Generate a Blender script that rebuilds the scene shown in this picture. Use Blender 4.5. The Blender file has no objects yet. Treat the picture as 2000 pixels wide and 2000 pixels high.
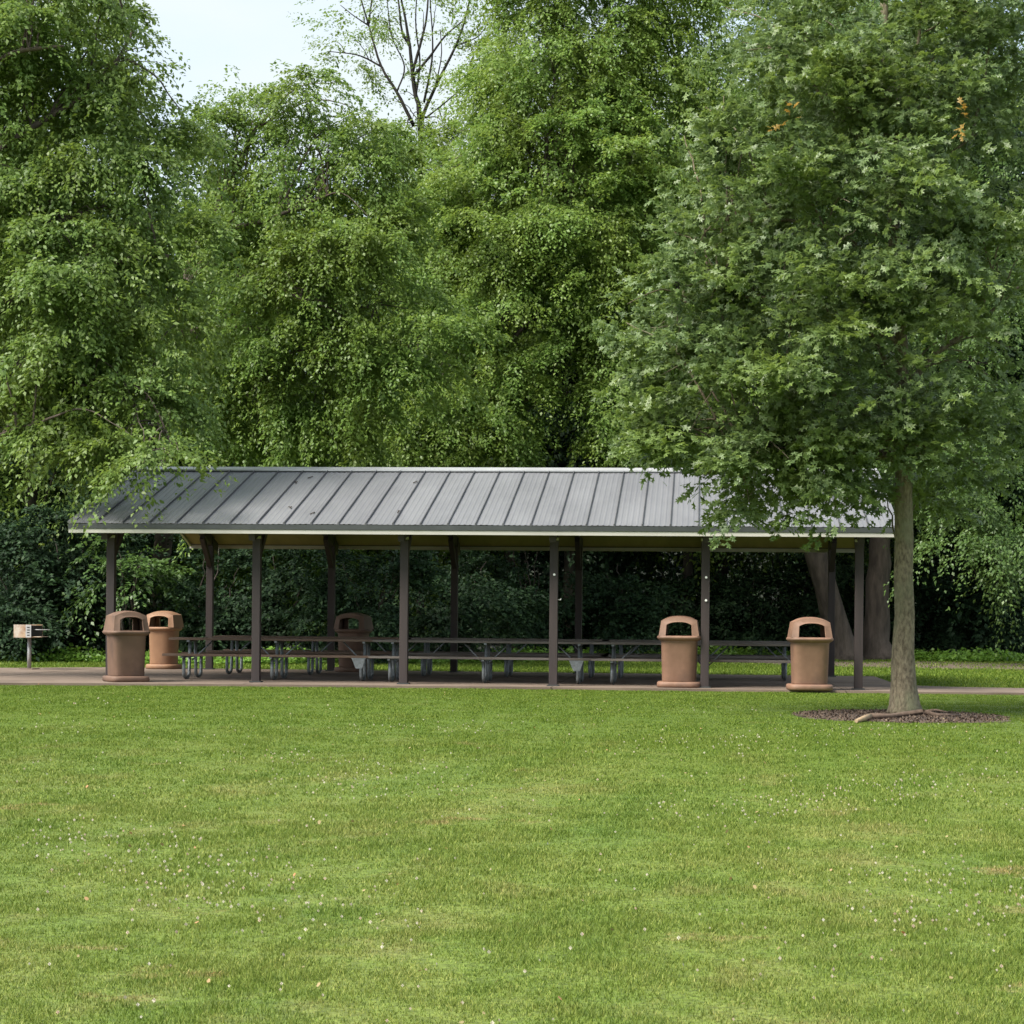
import bpy, bmesh, math, random
import numpy as np
from mathutils import Vector, Matrix

random.seed(7)
RNG = np.random.default_rng(11)
SC = bpy.context.scene
COL = SC.collection
R = math.radians

# ------------------------------------------------------------------ camera
F = 4000.0            # focal length in photo pixels (2000 px wide)
YAW = math.atan(366 / F)
ROLL = 0.0091
CAMZ = 1.28
HZ = 1197.0
cd = bpy.data.cameras.new("Camera")
cam = bpy.data.objects.new("Camera", cd)
COL.objects.link(cam)
cd.sensor_width = 36
cd.sensor_fit = 'HORIZONTAL'
cd.lens = 36 * F / 2000
cd.shift_y = (HZ - 1000) / 2000
cd.clip_start = 0.5
cd.clip_end = 2000
cam.matrix_world = (Matrix.Translation((0, 0, CAMZ)) @ Matrix.Rotation(YAW, 4, 'Z')
                    @ Matrix.Rotation(math.pi / 2, 4, 'X') @ Matrix.Rotation(ROLL, 4, 'Z'))
SC.camera = cam

# ------------------------------------------------------------------ world, sun, exposure
SUN = Vector((-0.52, -0.42, 0.80)).normalized()
w = bpy.data.worlds.new("World")
SC.world = w
w.use_nodes = True
nt = w.node_tree
nt.nodes.clear()
out = nt.nodes.new('ShaderNodeOutputWorld')
sky = nt.nodes.new('ShaderNodeTexSky')
sky.sky_type = 'NISHITA'
sky.sun_disc = False
sky.sun_elevation = math.asin(SUN.z)
sky.sun_rotation = math.atan2(SUN.x, SUN.y)
sky.dust_density = 2.0
b1 = nt.nodes.new('ShaderNodeBackground')
b1.inputs[1].default_value = 0.12
b2 = nt.nodes.new('ShaderNodeBackground')          # the thin high cloud
b2.inputs[0].default_value = (0.86, 0.95, 1.0, 1)
b2.inputs[1].default_value = 0.37
mx = nt.nodes.new('ShaderNodeMixShader')
tc = nt.nodes.new('ShaderNodeTexCoord')
ns = nt.nodes.new('ShaderNodeTexNoise')
ns.inputs['Scale'].default_value = 3.2
ns.inputs['Detail'].default_value = 6
mp = nt.nodes.new('ShaderNodeMapping')
mp.inputs['Scale'].default_value = (1, 1, 2.6)
rp = nt.nodes.new('ShaderNodeValToRGB')
rp.color_ramp.elements[0].position = 0.36
rp.color_ramp.elements[0].color = (0.45, 0.45, 0.45, 1)
rp.color_ramp.elements[1].position = 0.58
rp.color_ramp.elements[1].color = (1, 1, 1, 1)
nt.links.new(tc.outputs['Generated'], mp.inputs[0])
nt.links.new(mp.outputs[0], ns.inputs['Vector'])
nt.links.new(ns.outputs['Fac'], rp.inputs[0])
nt.links.new(sky.outputs[0], b1.inputs[0])
nt.links.new(rp.outputs[0], mx.inputs[0])
nt.links.new(b1.outputs[0], mx.inputs[1])
nt.links.new(b2.outputs[0], mx.inputs[2])
nt.links.new(mx.outputs[0], out.inputs[0])

sl = bpy.data.lights.new("Sun", 'SUN')
sl.energy = 3.0
sl.angle = R(28)
sl.color = (1.0, 0.95, 0.86)
so = bpy.data.objects.new("Sun", sl)
COL.objects.link(so)
so.rotation_euler = SUN.to_track_quat('Z', 'Y').to_euler()

vs = SC.view_settings
SC.display_settings.display_device = 'sRGB'
vs.view_transform = 'Standard'
vs.look = 'None'
vs.exposure = 1.5
vs.gamma = 1
vs.use_curve_mapping = False
cy = SC.cycles
cy.max_bounces = 6
cy.diffuse_bounces = 3
cy.glossy_bounces = 2
cy.transmission_bounces = 3
cy.use_denoising = True
cy.use_adaptive_sampling = True
cy.adaptive_threshold = 0.02
cy.caustics_reflective = False
cy.caustics_refractive = False

# ------------------------------------------------------------------ helpers
CA, SA = math.cos(YAW), math.sin(YAW)
FWD = np.array([-SA, CA, 0.0])
RGT = np.array([CA, SA, 0.0])


def ray(px, py):
    dx, dy = px - 1000, py - HZ
    c, s = math.cos(ROLL), math.sin(ROLL)
    x = dx * c + dy * s
    y = dy * c - dx * s
    return FWD + RGT * x / F + np.array([0, 0, -y / F])


def P(px, py, Z):
    """the point the photograph shows at a pixel, Z metres ahead"""
    return np.array([0, 0, CAMZ]) + Z * ray(px, py)


def on_plane_y(px, py, Y):
    r = ray(px, py)
    return np.array([0, 0, CAMZ]) + r * (Y / r[1])


def lawn_z(x, y):
    t = (27 - np.asarray(y, float)) / 2.5
    sp = 2.5 * np.log1p(np.exp(np.clip(t, -30, 30)))
    sp = np.minimum(sp, 24)
    return -0.04 - 0.030 * sp + 0.02 * np.sin(np.asarray(x) * 0.5 + 1) * np.clip((30 - np.asarray(y)) / 10, 0, 1)


def G(px, py, z=None):
    """where the pixel's line meets the ground"""
    r = ray(px, py)
    if z is not None:
        t = (z - CAMZ) / r[2]
        return np.array([0, 0, CAMZ]) + r * t
    t = 3.0
    while t < 400:
        p = np.array([0, 0, CAMZ]) + r * t
        if p[2] <= lawn_z(p[0], p[1]):
            return p
        t += 0.05
    return p


class MB:
    """collects shapes for ONE mesh object"""
    def __init__(self):
        self.v, self.f, self.m, self.s = [], [], [], []

    def add(self, verts, faces, mi=0, smooth=False):
        o = len(self.v)
        self.v += [tuple(map(float, p)) for p in verts]
        self.f += [tuple(i + o for i in f) for f in faces]
        self.m += [mi] * len(faces)
        self.s += [smooth] * len(faces)

    def box(self, c, size, mi=0, mat=None):
        x, y, z = [s / 2 for s in size]
        vs_ = [Vector((a * x, b * y, d * z)) for a in (-1, 1) for b in (-1, 1) for d in (-1, 1)]
        if mat is not None:
            vs_ = [mat @ p for p in vs_]
        vs_ = [p + Vector(c) for p in vs_]
        self.add(vs_, [(0, 1, 3, 2), (4, 6, 7, 5), (0, 4, 5, 1), (2, 3, 7, 6), (0, 2, 6, 4), (1, 5, 7, 3)], mi)

    def bar(self, a, b, w_, h_, mi=0, up=(0, 0, 1)):
        a, b = Vector(a), Vector(b)
        d = b - a
        L = d.length
        d.normalize()
        u = Vector(up)
        s = d.cross(u)
        if s.length < 1e-4:
            s = d.cross(Vector((0, 1, 0)))
        s.normalize()
        u = s.cross(d)
        m = Matrix((s, d, u)).transposed()
        self.box((a + b) / 2, (w_, L, h_), mi, m)

    def tube(self, pts, rad, n=8, mi=0, cap=True, wob=0.0, seed=0):
        pts = [Vector(p) for p in pts]
        if not hasattr(rad, '__len__'):
            rad = [rad] * len(pts)
        rs = random.Random(seed)
        vv, ff = [], []
        ref = None
        for i, p in enumerate(pts):
            d = (pts[min(i + 1, len(pts) - 1)] - pts[max(i - 1, 0)]).normalized()
            if ref is None:
                ref = d.orthogonal().normalized()
            ref = (ref - d * ref.dot(d)).normalized()
            b = d.cross(ref)
            for k in range(n):
                a = 2 * math.pi * k / n
                r = rad[i] * (1 + wob * (rs.random() - .5))
                vv.append(p + (ref * math.cos(a) + b * math.sin(a)) * r)
        for i in range(len(pts) - 1):
            for k in range(n):
                k2 = (k + 1) % n
                ff.append((i * n + k, i * n + k2, (i + 1) * n + k2, (i + 1) * n + k))
        self.add(vv, ff, mi, True)
        if cap:
            o = len(self.v) - len(vv)
            self.f.append(tuple(o + k for k in reversed(range(n))))
            self.f.append(tuple(o + (len(pts) - 1) * n + k for k in range(n)))
            self.m += [mi] * 2
            self.s += [False] * 2

    def rings(self, rings, mi=0, smooth=True, cap=True):
        """loft of equal-length rings of points"""
        n = len(rings[0])
        vv = [p for r in rings for p in r]
        ff = []
        for i in range(len(rings) - 1):
            for k in range(n):
                k2 = (k + 1) % n
                ff.append((i * n + k, i * n + k2, (i + 1) * n + k2, (i + 1) * n + k))
        if cap:
            ff.append(tuple(reversed(range(n))))
            ff.append(tuple((len(rings) - 1) * n + k for k in range(n)))
        self.add(vv, ff, mi, smooth)

    def build(self, name, mats, parent=None, loc=None, bevel=0):
        me = bpy.data.meshes.new(name)
        me.from_pydata(self.v, [], self.f)
        for m in (mats if isinstance(mats, (list, tuple)) else [mats]):
            me.materials.append(m)
        me.polygons.foreach_set('material_index', self.m)
        me.polygons.foreach_set('use_smooth', self.s)
        me.update()
        ob = bpy.data.objects.new(name, me)
        COL.objects.link(ob)
        if parent is not None:
            ob.parent = parent
        if loc is not None:
            ob.location = loc
        if bevel:
            bv = ob.modifiers.new('bevel', 'BEVEL')
            bv.width = bevel
            bv.segments = 2
            bv.limit_method = 'ANGLE'
            bv.angle_limit = R(40)
        return ob


def np_mesh(name, V, nper, mats, parent=None, mat_idx=None, loc=None):
    """V: (N*nper,3) array, each run of nper points is one polygon"""
    V = np.ascontiguousarray(V, dtype=np.float32)
    n = len(V)
    nf = n // nper
    me = bpy.data.meshes.new(name)
    me.vertices.add(n)
    me.vertices.foreach_set('co', V.ravel())
    me.loops.add(n)
    me.loops.foreach_set('vertex_index', np.arange(n, dtype=np.int32))
    me.polygons.add(nf)
    me.polygons.foreach_set('loop_start', np.arange(0, n, nper, dtype=np.int32))
    me.polygons.foreach_set('loop_total', np.full(nf, nper, dtype=np.int32))
    for m in (mats if isinstance(mats, (list, tuple)) else [mats]):
        me.materials.append(m)
    if mat_idx is not None:
        me.polygons.foreach_set('material_index', mat_idx.astype(np.int32))
    me.update()
    ob = bpy.data.objects.new(name, me)
    COL.objects.link(ob)
    if parent is not None:
        ob.parent = parent
    if loc is not None:
        ob.location = loc
    return ob


def tag(o, label=None, cat=None, group=None, kind=None):
    if label:
        o['label'] = label
    if cat:
        o['category'] = cat
    if group:
        o['group'] = group
    if kind:
        o['kind'] = kind
    return o


def empty(name, loc, rz=0):
    o = bpy.data.objects.new(name, None)
    COL.objects.link(o)
    o.location = tuple(map(float, loc))
    o.rotation_euler = (0, 0, rz)
    o.empty_display_size = 0.2
    return o


def copy_tree(o, parent=None):
    c = o.copy()
    COL.objects.link(c)
    c.parent = parent
    for ch in list(o.children):
        copy_tree(ch, c)
    return c


# ------------------------------------------------------------------ materials
def new_mat(name):
    m = bpy.data.materials.new(name)
    m.use_nodes = True
    t = m.node_tree
    t.nodes.clear()
    o = t.nodes.new('ShaderNodeOutputMaterial')
    return m, t, o


def noise_mat(name, c1, c2, scale=5, rough=0.7, metal=0.0, detail=6, bump=0.0, bscale=None, stretch=(1, 1, 1),
              c3=None, s3=1.0, spec=0.5, lo=0.35, hi=0.65):
    m, t, o = new_mat(name)
    p = t.nodes.new('ShaderNodeBsdfPrincipled')
    tcn = t.nodes.new('ShaderNodeTexCoord')
    mpn = t.nodes.new('ShaderNodeMapping')
    mpn.inputs['Scale'].default_value = stretch
    t.links.new(tcn.outputs['Object'], mpn.inputs[0])
    n = t.nodes.new('ShaderNodeTexNoise')
    n.inputs['Scale'].default_value = scale
    n.inputs['Detail'].default_value = detail
    n.inputs['Roughness'].default_value = 0.6
    t.links.new(mpn.outputs[0], n.inputs['Vector'])
    r = t.nodes.new('ShaderNodeValToRGB')
    r.color_ramp.elements[0].position = lo
    r.color_ramp.elements[0].color = (*c1, 1)
    r.color_ramp.elements[1].position = hi
    r.color_ramp.elements[1].color = (*c2, 1)
    t.links.new(n.outputs['Fac'], r.inputs[0])
    col = r.outputs[0]
    if c3 is not None:
        n3 = t.nodes.new('ShaderNodeTexNoise')
        n3.inputs['Scale'].default_value = s3
        n3.inputs['Detail'].default_value = 4
        t.links.new(mpn.outputs[0], n3.inputs['Vector'])
        r3 = t.nodes.new('ShaderNodeValToRGB')
        r3.color_ramp.elements[0].position = 0.48
        r3.color_ramp.elements[1].position = 0.68
        t.links.new(n3.outputs['Fac'], r3.inputs[0])
        mxc = t.nodes.new('ShaderNodeMix')
        mxc.data_type = 'RGBA'
        t.links.new(r3.outputs[0], mxc.inputs[0])
        t.links.new(col, mxc.inputs[6])
        mxc.inputs[7].default_value = (*c3, 1)
        col = mxc.outputs[2]
    t.links.new(col, p.inputs['Base Color'])
    p.inputs['Roughness'].default_value = rough
    p.inputs['Metallic'].default_value = metal
    p.inputs['Specular IOR Level'].default_value = spec
    if bump:
        nb = t.nodes.new('ShaderNodeTexNoise')
        nb.inputs['Scale'].default_value = bscale or scale * 4
        nb.inputs['Detail'].default_value = 5
        t.links.new(mpn.outputs[0], nb.inputs['Vector'])
        b = t.nodes.new('ShaderNodeBump')
        b.inputs['Strength'].default_value = bump
        b.inputs['Distance'].default_value = 0.02
        t.links.new(nb.outputs['Fac'], b.inputs['Height'])
        t.links.new(b.outputs[0], p.inputs['Normal'])
    t.links.new(p.outputs[0], o.inputs[0])
    return m


def leaf_mat(name, cols, rough=0.45, trans=0.42, spec=0.4, big=0.25, bigcol=None, nscale=0.35):
    """cols: colours picked per leaf; a broad noise drifts the hue between boughs"""
    m, t, o = new_mat(name)
    p = t.nodes.new('ShaderNodeBsdfPrincipled')
    tr = t.nodes.new('ShaderNodeBsdfTranslucent')
    ms = t.nodes.new('ShaderNodeMixShader')
    ms.inputs[0].default_value = trans
    g = t.nodes.new('ShaderNodeNewGeometry')
    r = t.nodes.new('ShaderNodeValToRGB')
    els = r.color_ramp.elements
    while len(els) < len(cols):
        els.new(0.5)
    for i, (pos, c) in enumerate(cols):
        els[i].position = pos
        els[i].color = (*c, 1)
    t.links.new(g.outputs['Random Per Island'], r.inputs[0])
    col = r.outputs[0]
    if bigcol:
        n = t.nodes.new('ShaderNodeTexNoise')
        n.inputs['Scale'].default_value = nscale
        n.inputs['Detail'].default_value = 3
        t.links.new(g.outputs['Position'], n.inputs['Vector'])
        r2 = t.nodes.new('ShaderNodeValToRGB')
        r2.color_ramp.elements[0].position = 0.4
        r2.color_ramp.elements[0].color = (0, 0, 0, 1)
        r2.color_ramp.elements[1].position = 0.62
        r2.color_ramp.elements[1].color = (big, big, big, 1)
        t.links.new(n.outputs['Fac'], r2.inputs[0])
        mm = t.nodes.new('ShaderNodeMix')
        mm.data_type = 'RGBA'
        t.links.new(r2.outputs[0], mm.inputs[0])
        t.links.new(col, mm.inputs[6])
        mm.inputs[7].default_value = (*bigcol, 1)
        col = mm.outputs[2]
    t.links.new(col, p.inputs['Base Color'])
    hs = t.nodes.new('ShaderNodeHueSaturation')
    hs.inputs['Saturation'].default_value = 1.05
    hs.inputs['Value'].default_value = 1.3
    hs.inputs['Hue'].default_value = 0.485
    t.links.new(col, hs.inputs['Color'])
    t.links.new(hs.outputs[0], tr.inputs[0])
    p.inputs['Roughness'].default_value = rough
    p.inputs['Specular IOR Level'].default_value = spec
    t.links.new(p.outputs[0], ms.inputs[1])
    t.links.new(tr.outputs[0], ms.inputs[2])
    t.links.new(ms.outputs[0], o.inputs[0])
    return m


M = {}
M['elm'] = leaf_mat('elm_leaf', [(0, (.105, .185, .036)), (.5, (.135, .228, .046)), (.95, (.17, .27, .06)), (1, (.25, .33, .09))],
                    bigcol=(.15, .205, .03), big=.6, nscale=.7)
M['elm_cool'] = leaf_mat('elm_leaf_cool', [(0, (.105, .180, .042)), (.5, (.135, .220, .053)), (.96, (.17, .26, .068)), (1, (.24, .32, .10))],
                         bigcol=(.145, .205, .03), big=.6, nscale=.7)
M['elm_bright'] = leaf_mat('elm_leaf_bright', [(0, (.125, .215, .044)), (.5, (.155, .26, .053)), (.94, (.20, .30, .07)), (1, (.28, .36, .10))],
                           bigcol=(.17, .23, .035), big=.6, nscale=.7)
M['oak'] = leaf_mat('oak_leaf', [(0, (.115, .18, .062)), (.6, (.145, .218, .078)), (.95, (.19, .27, .10)), (1, (.29, .39, .08))],
                    rough=.48, spec=.8, trans=.40, bigcol=(.165, .24, .045), big=.7, nscale=.9)
M['oak_orange'] = leaf_mat('oak_leaf_orange', [(0, (.33, .22, .05)), (1, (.36, .24, .06))])
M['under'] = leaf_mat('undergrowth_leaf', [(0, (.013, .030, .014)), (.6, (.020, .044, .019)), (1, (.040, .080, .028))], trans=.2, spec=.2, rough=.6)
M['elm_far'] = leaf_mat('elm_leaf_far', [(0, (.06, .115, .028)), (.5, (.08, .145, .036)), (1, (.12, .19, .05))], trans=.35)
M['sapling'] = leaf_mat('sapling_leaf', [(0, (.05, .10, .025)), (1, (.085, .155, .035))], trans=.3)
M['weed'] = leaf_mat('weed_leaf', [(0, (.10, .20, .025)), (.6, (.15, .28, .04)), (1, (.22, .38, .07))], trans=.35)
M['bark'] = noise_mat('grey_brown_bark', (.05, .037, .03), (.115, .088, .07), scale=6, rough=.9, bump=.9, bscale=14, stretch=(1, 1, .25))
M['bark_dark'] = noise_mat('dark_bark', (.03, .024, .02), (.07, .054, .044), scale=6, rough=.9, bump=.9, bscale=14, stretch=(1, 1, .25))
M['bark_oak'] = noise_mat('oak_bark', (.085, .064, .040), (.24, .20, .13), scale=26, rough=.9, bump=1.0, bscale=40, stretch=(1, 1, .45),
                          c3=(.15, .15, .085), s3=3)
M['concrete'] = noise_mat('concrete', (.145, .105, .078), (.185, .14, .108), scale=1.6, rough=.9, c3=(.115, .084, .064), s3=.7, bump=.15, bscale=60)
M['roof'] = noise_mat('roof_metal', (.18, .18, .193), (.23, .23, .243), scale=1.2, rough=.38, metal=.25, stretch=(1, .25, 1), spec=.5)
M['seam'] = noise_mat('seam_metal', (.07, .07, .075), (.10, .10, .105), scale=4, rough=.5, metal=.4)
M['ridge'] = noise_mat('ridge_metal', (.42, .42, .43), (.52, .52, .53), scale=2, rough=.3, metal=.4)
M['drip'] = noise_mat('dark_drip_edge', (.03, .034, .034), (.045, .05, .05), scale=3, rough=.5)
M['fascia'] = noise_mat('beige_fascia', (.36, .345, .31), (.45, .43, .39), scale=2, rough=.7, stretch=(.3, 1, 1))
M['deck'] = noise_mat('roof_deck', (.20, .14, .07), (.28, .20, .105), scale=3, rough=.8, stretch=(1, .2, 1))
M['post'] = noise_mat('brown_post', (.022, .0155, .015), (.038, .026, .025), scale=7, rough=.65, stretch=(1, 1, .1), bump=.2)
M['bin'] = noise_mat('tan_bin_plastic', (.195, .108, .070), (.24, .136, .090), scale=5, rough=.65, c3=(.14, .082, .056), s3=2.2, bump=.08, bscale=60)
M['bin_lit'] = noise_mat('lit_bin_plastic', (.275, .150, .084), (.32, .178, .10), scale=5, rough=.65, c3=(.22, .12, .072), s3=2.2, bump=.08, bscale=60)  # brighter copy of the bin plastic, open light put into its colour
M['bin_shaded'] = noise_mat('shaded_bin_plastic', (.13, .077, .052), (.165, .097, .066), scale=4, rough=.7, c3=(.095, .058, .042), s3=2.4, bump=.08, bscale=60)  # darker copy of the bin plastic, shade put into its colour
M['bin_in'] = noise_mat('bin_inside', (.02, .015, .012), (.03, .022, .018), scale=4, rough=.9)
M['galv'] = noise_mat('galvanised_pipe', (.15, .165, .17), (.23, .25, .26), scale=20, rough=.45, metal=.35)
M['plank_b'] = noise_mat('brown_plank', (.11, .072, .05), (.16, .108, .078), scale=4, rough=.8, stretch=(.15, 1, 1), bump=.2)
M['plank_g'] = noise_mat('grey_plank', (.11, .095, .082), (.20, .175, .155), scale=6, rough=.85, stretch=(.12, 1, 1), bump=.25)
M['rust'] = noise_mat('rusty_steel', (.46, .44, .40), (.34, .20, .09), scale=5, rough=.7, metal=.1, c3=(.20, .10, .05), s3=4)
M['steel'] = noise_mat('grey_steel', (.33, .33, .33), (.45, .45, .45), scale=9, rough=.5, metal=.4)
M['black'] = noise_mat('sooty_steel', (.015, .015, .015), (.03, .03, .03), scale=9, rough=.8)
M['white'] = noise_mat('white_plastic', (.70, .70, .68), (.8, .8, .78), scale=9, rough=.5)
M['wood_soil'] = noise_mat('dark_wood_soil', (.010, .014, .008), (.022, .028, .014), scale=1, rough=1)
M['mulch'] = noise_mat('mulch_soil', (.06, .042, .032), (.12, .088, .068), scale=30, rough=1, bump=.6, bscale=80)
M['dirt'] = noise_mat('bare_dirt', (.07, .05, .035), (.13, .095, .07), scale=5, rough=1, bump=.5, bscale=30)
M['chip'] = leaf_mat('mulch_chip', [(0, (.06, .040, .028)), (.8, (.11, .075, .052)), (1, (.20, .15, .11))], trans=0, rough=.9)
M['bark_silhouette'] = noise_mat('silhouette_bark', (.012, .010, .009), (.03, .024, .02), scale=6, rough=.9)  # near-black colour stands in for the limbs' silhouette against the sky
M['litter'] = leaf_mat('dry_leaf', [(0, (.22, .18, .08)), (.6, (.32, .26, .13)), (1, (.40, .18, .08))], trans=.2, rough=.8)
M['clover'] = leaf_mat('clover_white', [(0, (.46, .44, .32)), (.6, (.60, .57, .46)), (1, (.48, .34, .24))], trans=.2, rough=.8)
M['stick'] = noise_mat('stick_bark', (.09, .06, .042), (.16, .11, .08), scale=12, rough=.9)
M['wood_pale'] = noise_mat('broken_wood', (.28, .20, .12), (.36, .26, .16), scale=12, rough=.8)


def grass_material(name, blade):
    m, t, o = new_mat(name)
    p = t.nodes.new('ShaderNodeBsdfPrincipled')
    g = t.nodes.new('ShaderNodeNewGeometry')

    def nz(scale, st=(1, 1, 1), detail=4):
        mpn = t.nodes.new('ShaderNodeMapping')
        mpn.inputs['Scale'].default_value = st
        t.links.new(g.outputs['Position'], mpn.inputs[0])
        n = t.nodes.new('ShaderNodeTexNoise')
        n.inputs['Scale'].default_value = scale
        n.inputs['Detail'].default_value = detail
        n.inputs['Roughness'].default_value = .65
        t.links.new(mpn.outputs[0], n.inputs['Vector'])
        return n.outputs['Fac']

    def ramp(fac, stops):
        r = t.nodes.new('ShaderNodeValToRGB')
        while len(r.color_ramp.elements) < len(stops):
            r.color_ramp.elements.new(.5)
        for i, (a, c) in enumerate(stops):
            r.color_ramp.elements[i].position = a
            r.color_ramp.elements[i].color = (*c, 1)
        t.links.new(fac, r.inputs[0])
        return r.outputs[0]

    def mix(fac, a, b):
        k = t.nodes.new('ShaderNodeMix')
        k.data_type = 'RGBA'
        if hasattr(fac, 'links'):
            t.links.new(fac, k.inputs[0])
        else:
            k.inputs[0].default_value = fac
        t.links.new(a, k.inputs[6])
        if hasattr(b, 'links'):
            t.links.new(b, k.inputs[7])
        else:
            k.inputs[7].default_value = (*b, 1)
        return k.outputs[2]

    base = ramp(nz(1.1, (1, .6, 1)), [(.25, (.105, .172, .024)), (.5, (.145, .202, .033)), (.75, (.190, .228, .050))])
    # dry, yellowed patches
    dry = ramp(nz(.9, (1, .8, 1), 8), [(.54, (0, 0, 0)), (.72, (.6, .6, .6))])
    col = mix(dry, base, (.26, .245, .085))
    # small worn tan spots
    sp_ = ramp(nz(.55, (1, 1.5, 1), 9), [(.625, (0, 0, 0)), (.68, (.75, .75, .75))])
    col = mix(sp_, col, (.28, .215, .09))
    # a lusher, deeper green band towards the slab, its shade painted into the colour
    sep = t.nodes.new('ShaderNodeSeparateXYZ')
    t.links.new(g.outputs['Position'], sep.inputs[0])
    mr = t.nodes.new('ShaderNodeMapRange')
    mr.inputs[1].default_value = 17
    mr.inputs[2].default_value = 26
    t.links.new(sep.outputs[1], mr.inputs[0])
    lf = t.nodes.new('ShaderNodeMath')
    lf.operation = 'MULTIPLY'
    lf.inputs[1].default_value = .75
    t.links.new(mr.outputs[0], lf.inputs[0])
    col = mix(lf.outputs[0], col, (.095, .155, .012))
    if blade:
        pb = ramp(g.outputs['Random Per Island'], [(0, (.55, .65, .5)), (.45, (1, 1, 1)), (.84, (1.4, 1.3, 1.3)), (.90, (1.8, 1.5, 2.0)), (1, (2.1, 1.7, 2.6))])
        k = t.nodes.new('ShaderNodeMix')
        k.data_type = 'RGBA'
        k.blend_type = 'MULTIPLY'
        k.inputs[0].default_value = 1
        t.links.new(col, k.inputs[6])
        t.links.new(pb, k.inputs[7])
        col = k.outputs[2]
    else:
        n3 = ramp(nz(22, (1, 1, 1), 8), [(.38, (.45, .45, .45)), (.62, (1, 1, 1))])
        k = t.nodes.new('ShaderNodeMix')
        k.data_type = 'RGBA'
        k.blend_type = 'MULTIPLY'
        k.inputs[0].default_value = 1
        t.links.new(col, k.inputs[6])
        t.links.new(n3, k.inputs[7])
        col = k.outputs[2]
    t.links.new(col, p.inputs['Base Color'])
    p.inputs['Roughness'].default_value = .6
    p.inputs['Specular IOR Level'].default_value = .25
    if blade:
        tr = t.nodes.new('ShaderNodeBsdfTranslucent')
        t.links.new(col, tr.inputs[0])
        ms = t.nodes.new('ShaderNodeMixShader')
        ms.inputs[0].default_value = .3
        t.links.new(p.outputs[0], ms.inputs[1])
        t.links.new(tr.outputs[0], ms.inputs[2])
        t.links.new(ms.outputs[0], o.inputs[0])
    else:
        t.links.new(p.outputs[0], o.inputs[0])
    return m


M['lawn'] = grass_material('lawn_ground', False)
M['blade'] = grass_material('grass_blade', True)

# ------------------------------------------------------------------ ground
def grid_sheet(name, xs, ys, zf, mat):
    X, Y = np.meshgrid(xs, ys)
    Zv = zf(X, Y)
    nx, ny = len(xs), len(ys)
    V = np.stack([X.ravel(), Y.ravel(), Zv.ravel()], 1)
    faces = [(j * nx + i, j * nx + i + 1, (j + 1) * nx + i + 1, (j + 1) * nx + i) for j in range(ny - 1) for i in range(nx - 1)]
    me = bpy.data.meshes.new(name)
    me.from_pydata([tuple(map(float, v)) for v in V], [], faces)
    me.materials.append(mat)
    me.polygons.foreach_set('use_smooth', [True] * len(faces))
    ob = bpy.data.objects.new(name, me)
    COL.objects.link(ob)
    return ob


xs = np.concatenate([np.linspace(-400, -40, 8)[:-1], np.linspace(-40, 40, 81), np.linspace(40, 400, 8)[1:]])
ys = np.concatenate([np.linspace(-60, 0, 8)[:-1], np.linspace(0, 60, 101), np.linspace(60, 700, 12)[1:]])
tag(grid_sheet('lawn', xs, ys, lawn_z, M['lawn']), 'mown lawn sloping up to the shelter', 'lawn', kind='structure')


def slab_poly(name, pts, z0, z1, mat):
    mb = MB()
    n = len(pts)
    vv = [(x, y, z0) for x, y in pts] + [(x, y, z1) for x, y in pts]
    ff = [tuple(range(n, 2 * n)), tuple(reversed(range(n)))]
    ff += [(i, (i + 1) % n, n + (i + 1) % n, n + i) for i in range(n)]
    mb.add(vv, ff)
    return mb.build(name, mat)


front = [(-30, 33.6), (-16, 33.9), (-12.4, 34.1), (-10.3, 34.6), (-8, 34.95), (-5, 35.2), (-2.5, 35.35), (0.5, 35.42), (3.72, 35.45)]
back = [(3.72, 44.15), (-13.2, 44.15), (-14.5, 43.0), (-17, 42.5), (-30, 42.0)]
tag(slab_poly('pavement', front + back, -0.25, 0.0, M['concrete']), 'tan concrete slab under the shelter', 'pavement', kind='structure')
mbp = [(3.74, 35.45), (6.5, 35.62), (12, 35.8), (30, 36.2), (30, 38.4), (12, 38.0), (6.5, 37.9), (4.6, 38.2), (3.74, 38.9)]
tag(slab_poly('path', mbp, -0.25, -0.004, M['concrete']), 'concrete path leading off to the right', 'path', kind='structure')
mbj = MB()
for xj in (-13.1, -7.9, -2.55, 2.5):
    mbj.box((xj, 39.6, 0.001), (.018, 9.0, .004))
mbj.box((-4, 39.7, 0.0012), (15, .018, .004))
tag(mbj.build('pavement_joints', M['dirt']), kind='structure')


def irregular(name, c, rx, ry, z, mat, seed, dz=.004, n=90, amp=.12):
    rs = np.random.default_rng(seed)
    a = np.linspace(0, 2 * np.pi, n, endpoint=False)
    r = 1 + amp * np.sin(3 * a + seed) + amp * .6 * np.sin(7 * a + 2 * seed) + rs.normal(0, amp * .25, n)
    mb = MB()
    vv = [(c[0], c[1], float(lawn_z(c[0], c[1])) + dz + z)]
    for k in (.33, .66, 1.0):
        for i in range(n):
            x, y = c[0] + rx * r[i] * k * math.cos(a[i]), c[1] + ry * r[i] * k * math.sin(a[i])
            vv.append((x, y, float(lawn_z(x, y)) + dz + z * (1 - k)))
    ff = [(0, 1 + i, 1 + (i + 1) % n) for i in range(n)]
    for q in range(2):
        ff += [(1 + q * n + i, 1 + (q + 1) * n + i, 1 + (q + 1) * n + (i + 1) % n, 1 + q * n + (i + 1) % n) for i in range(n)]
    mb.add(vv, ff, 0, True)
    return mb.build(name, mat)


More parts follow.
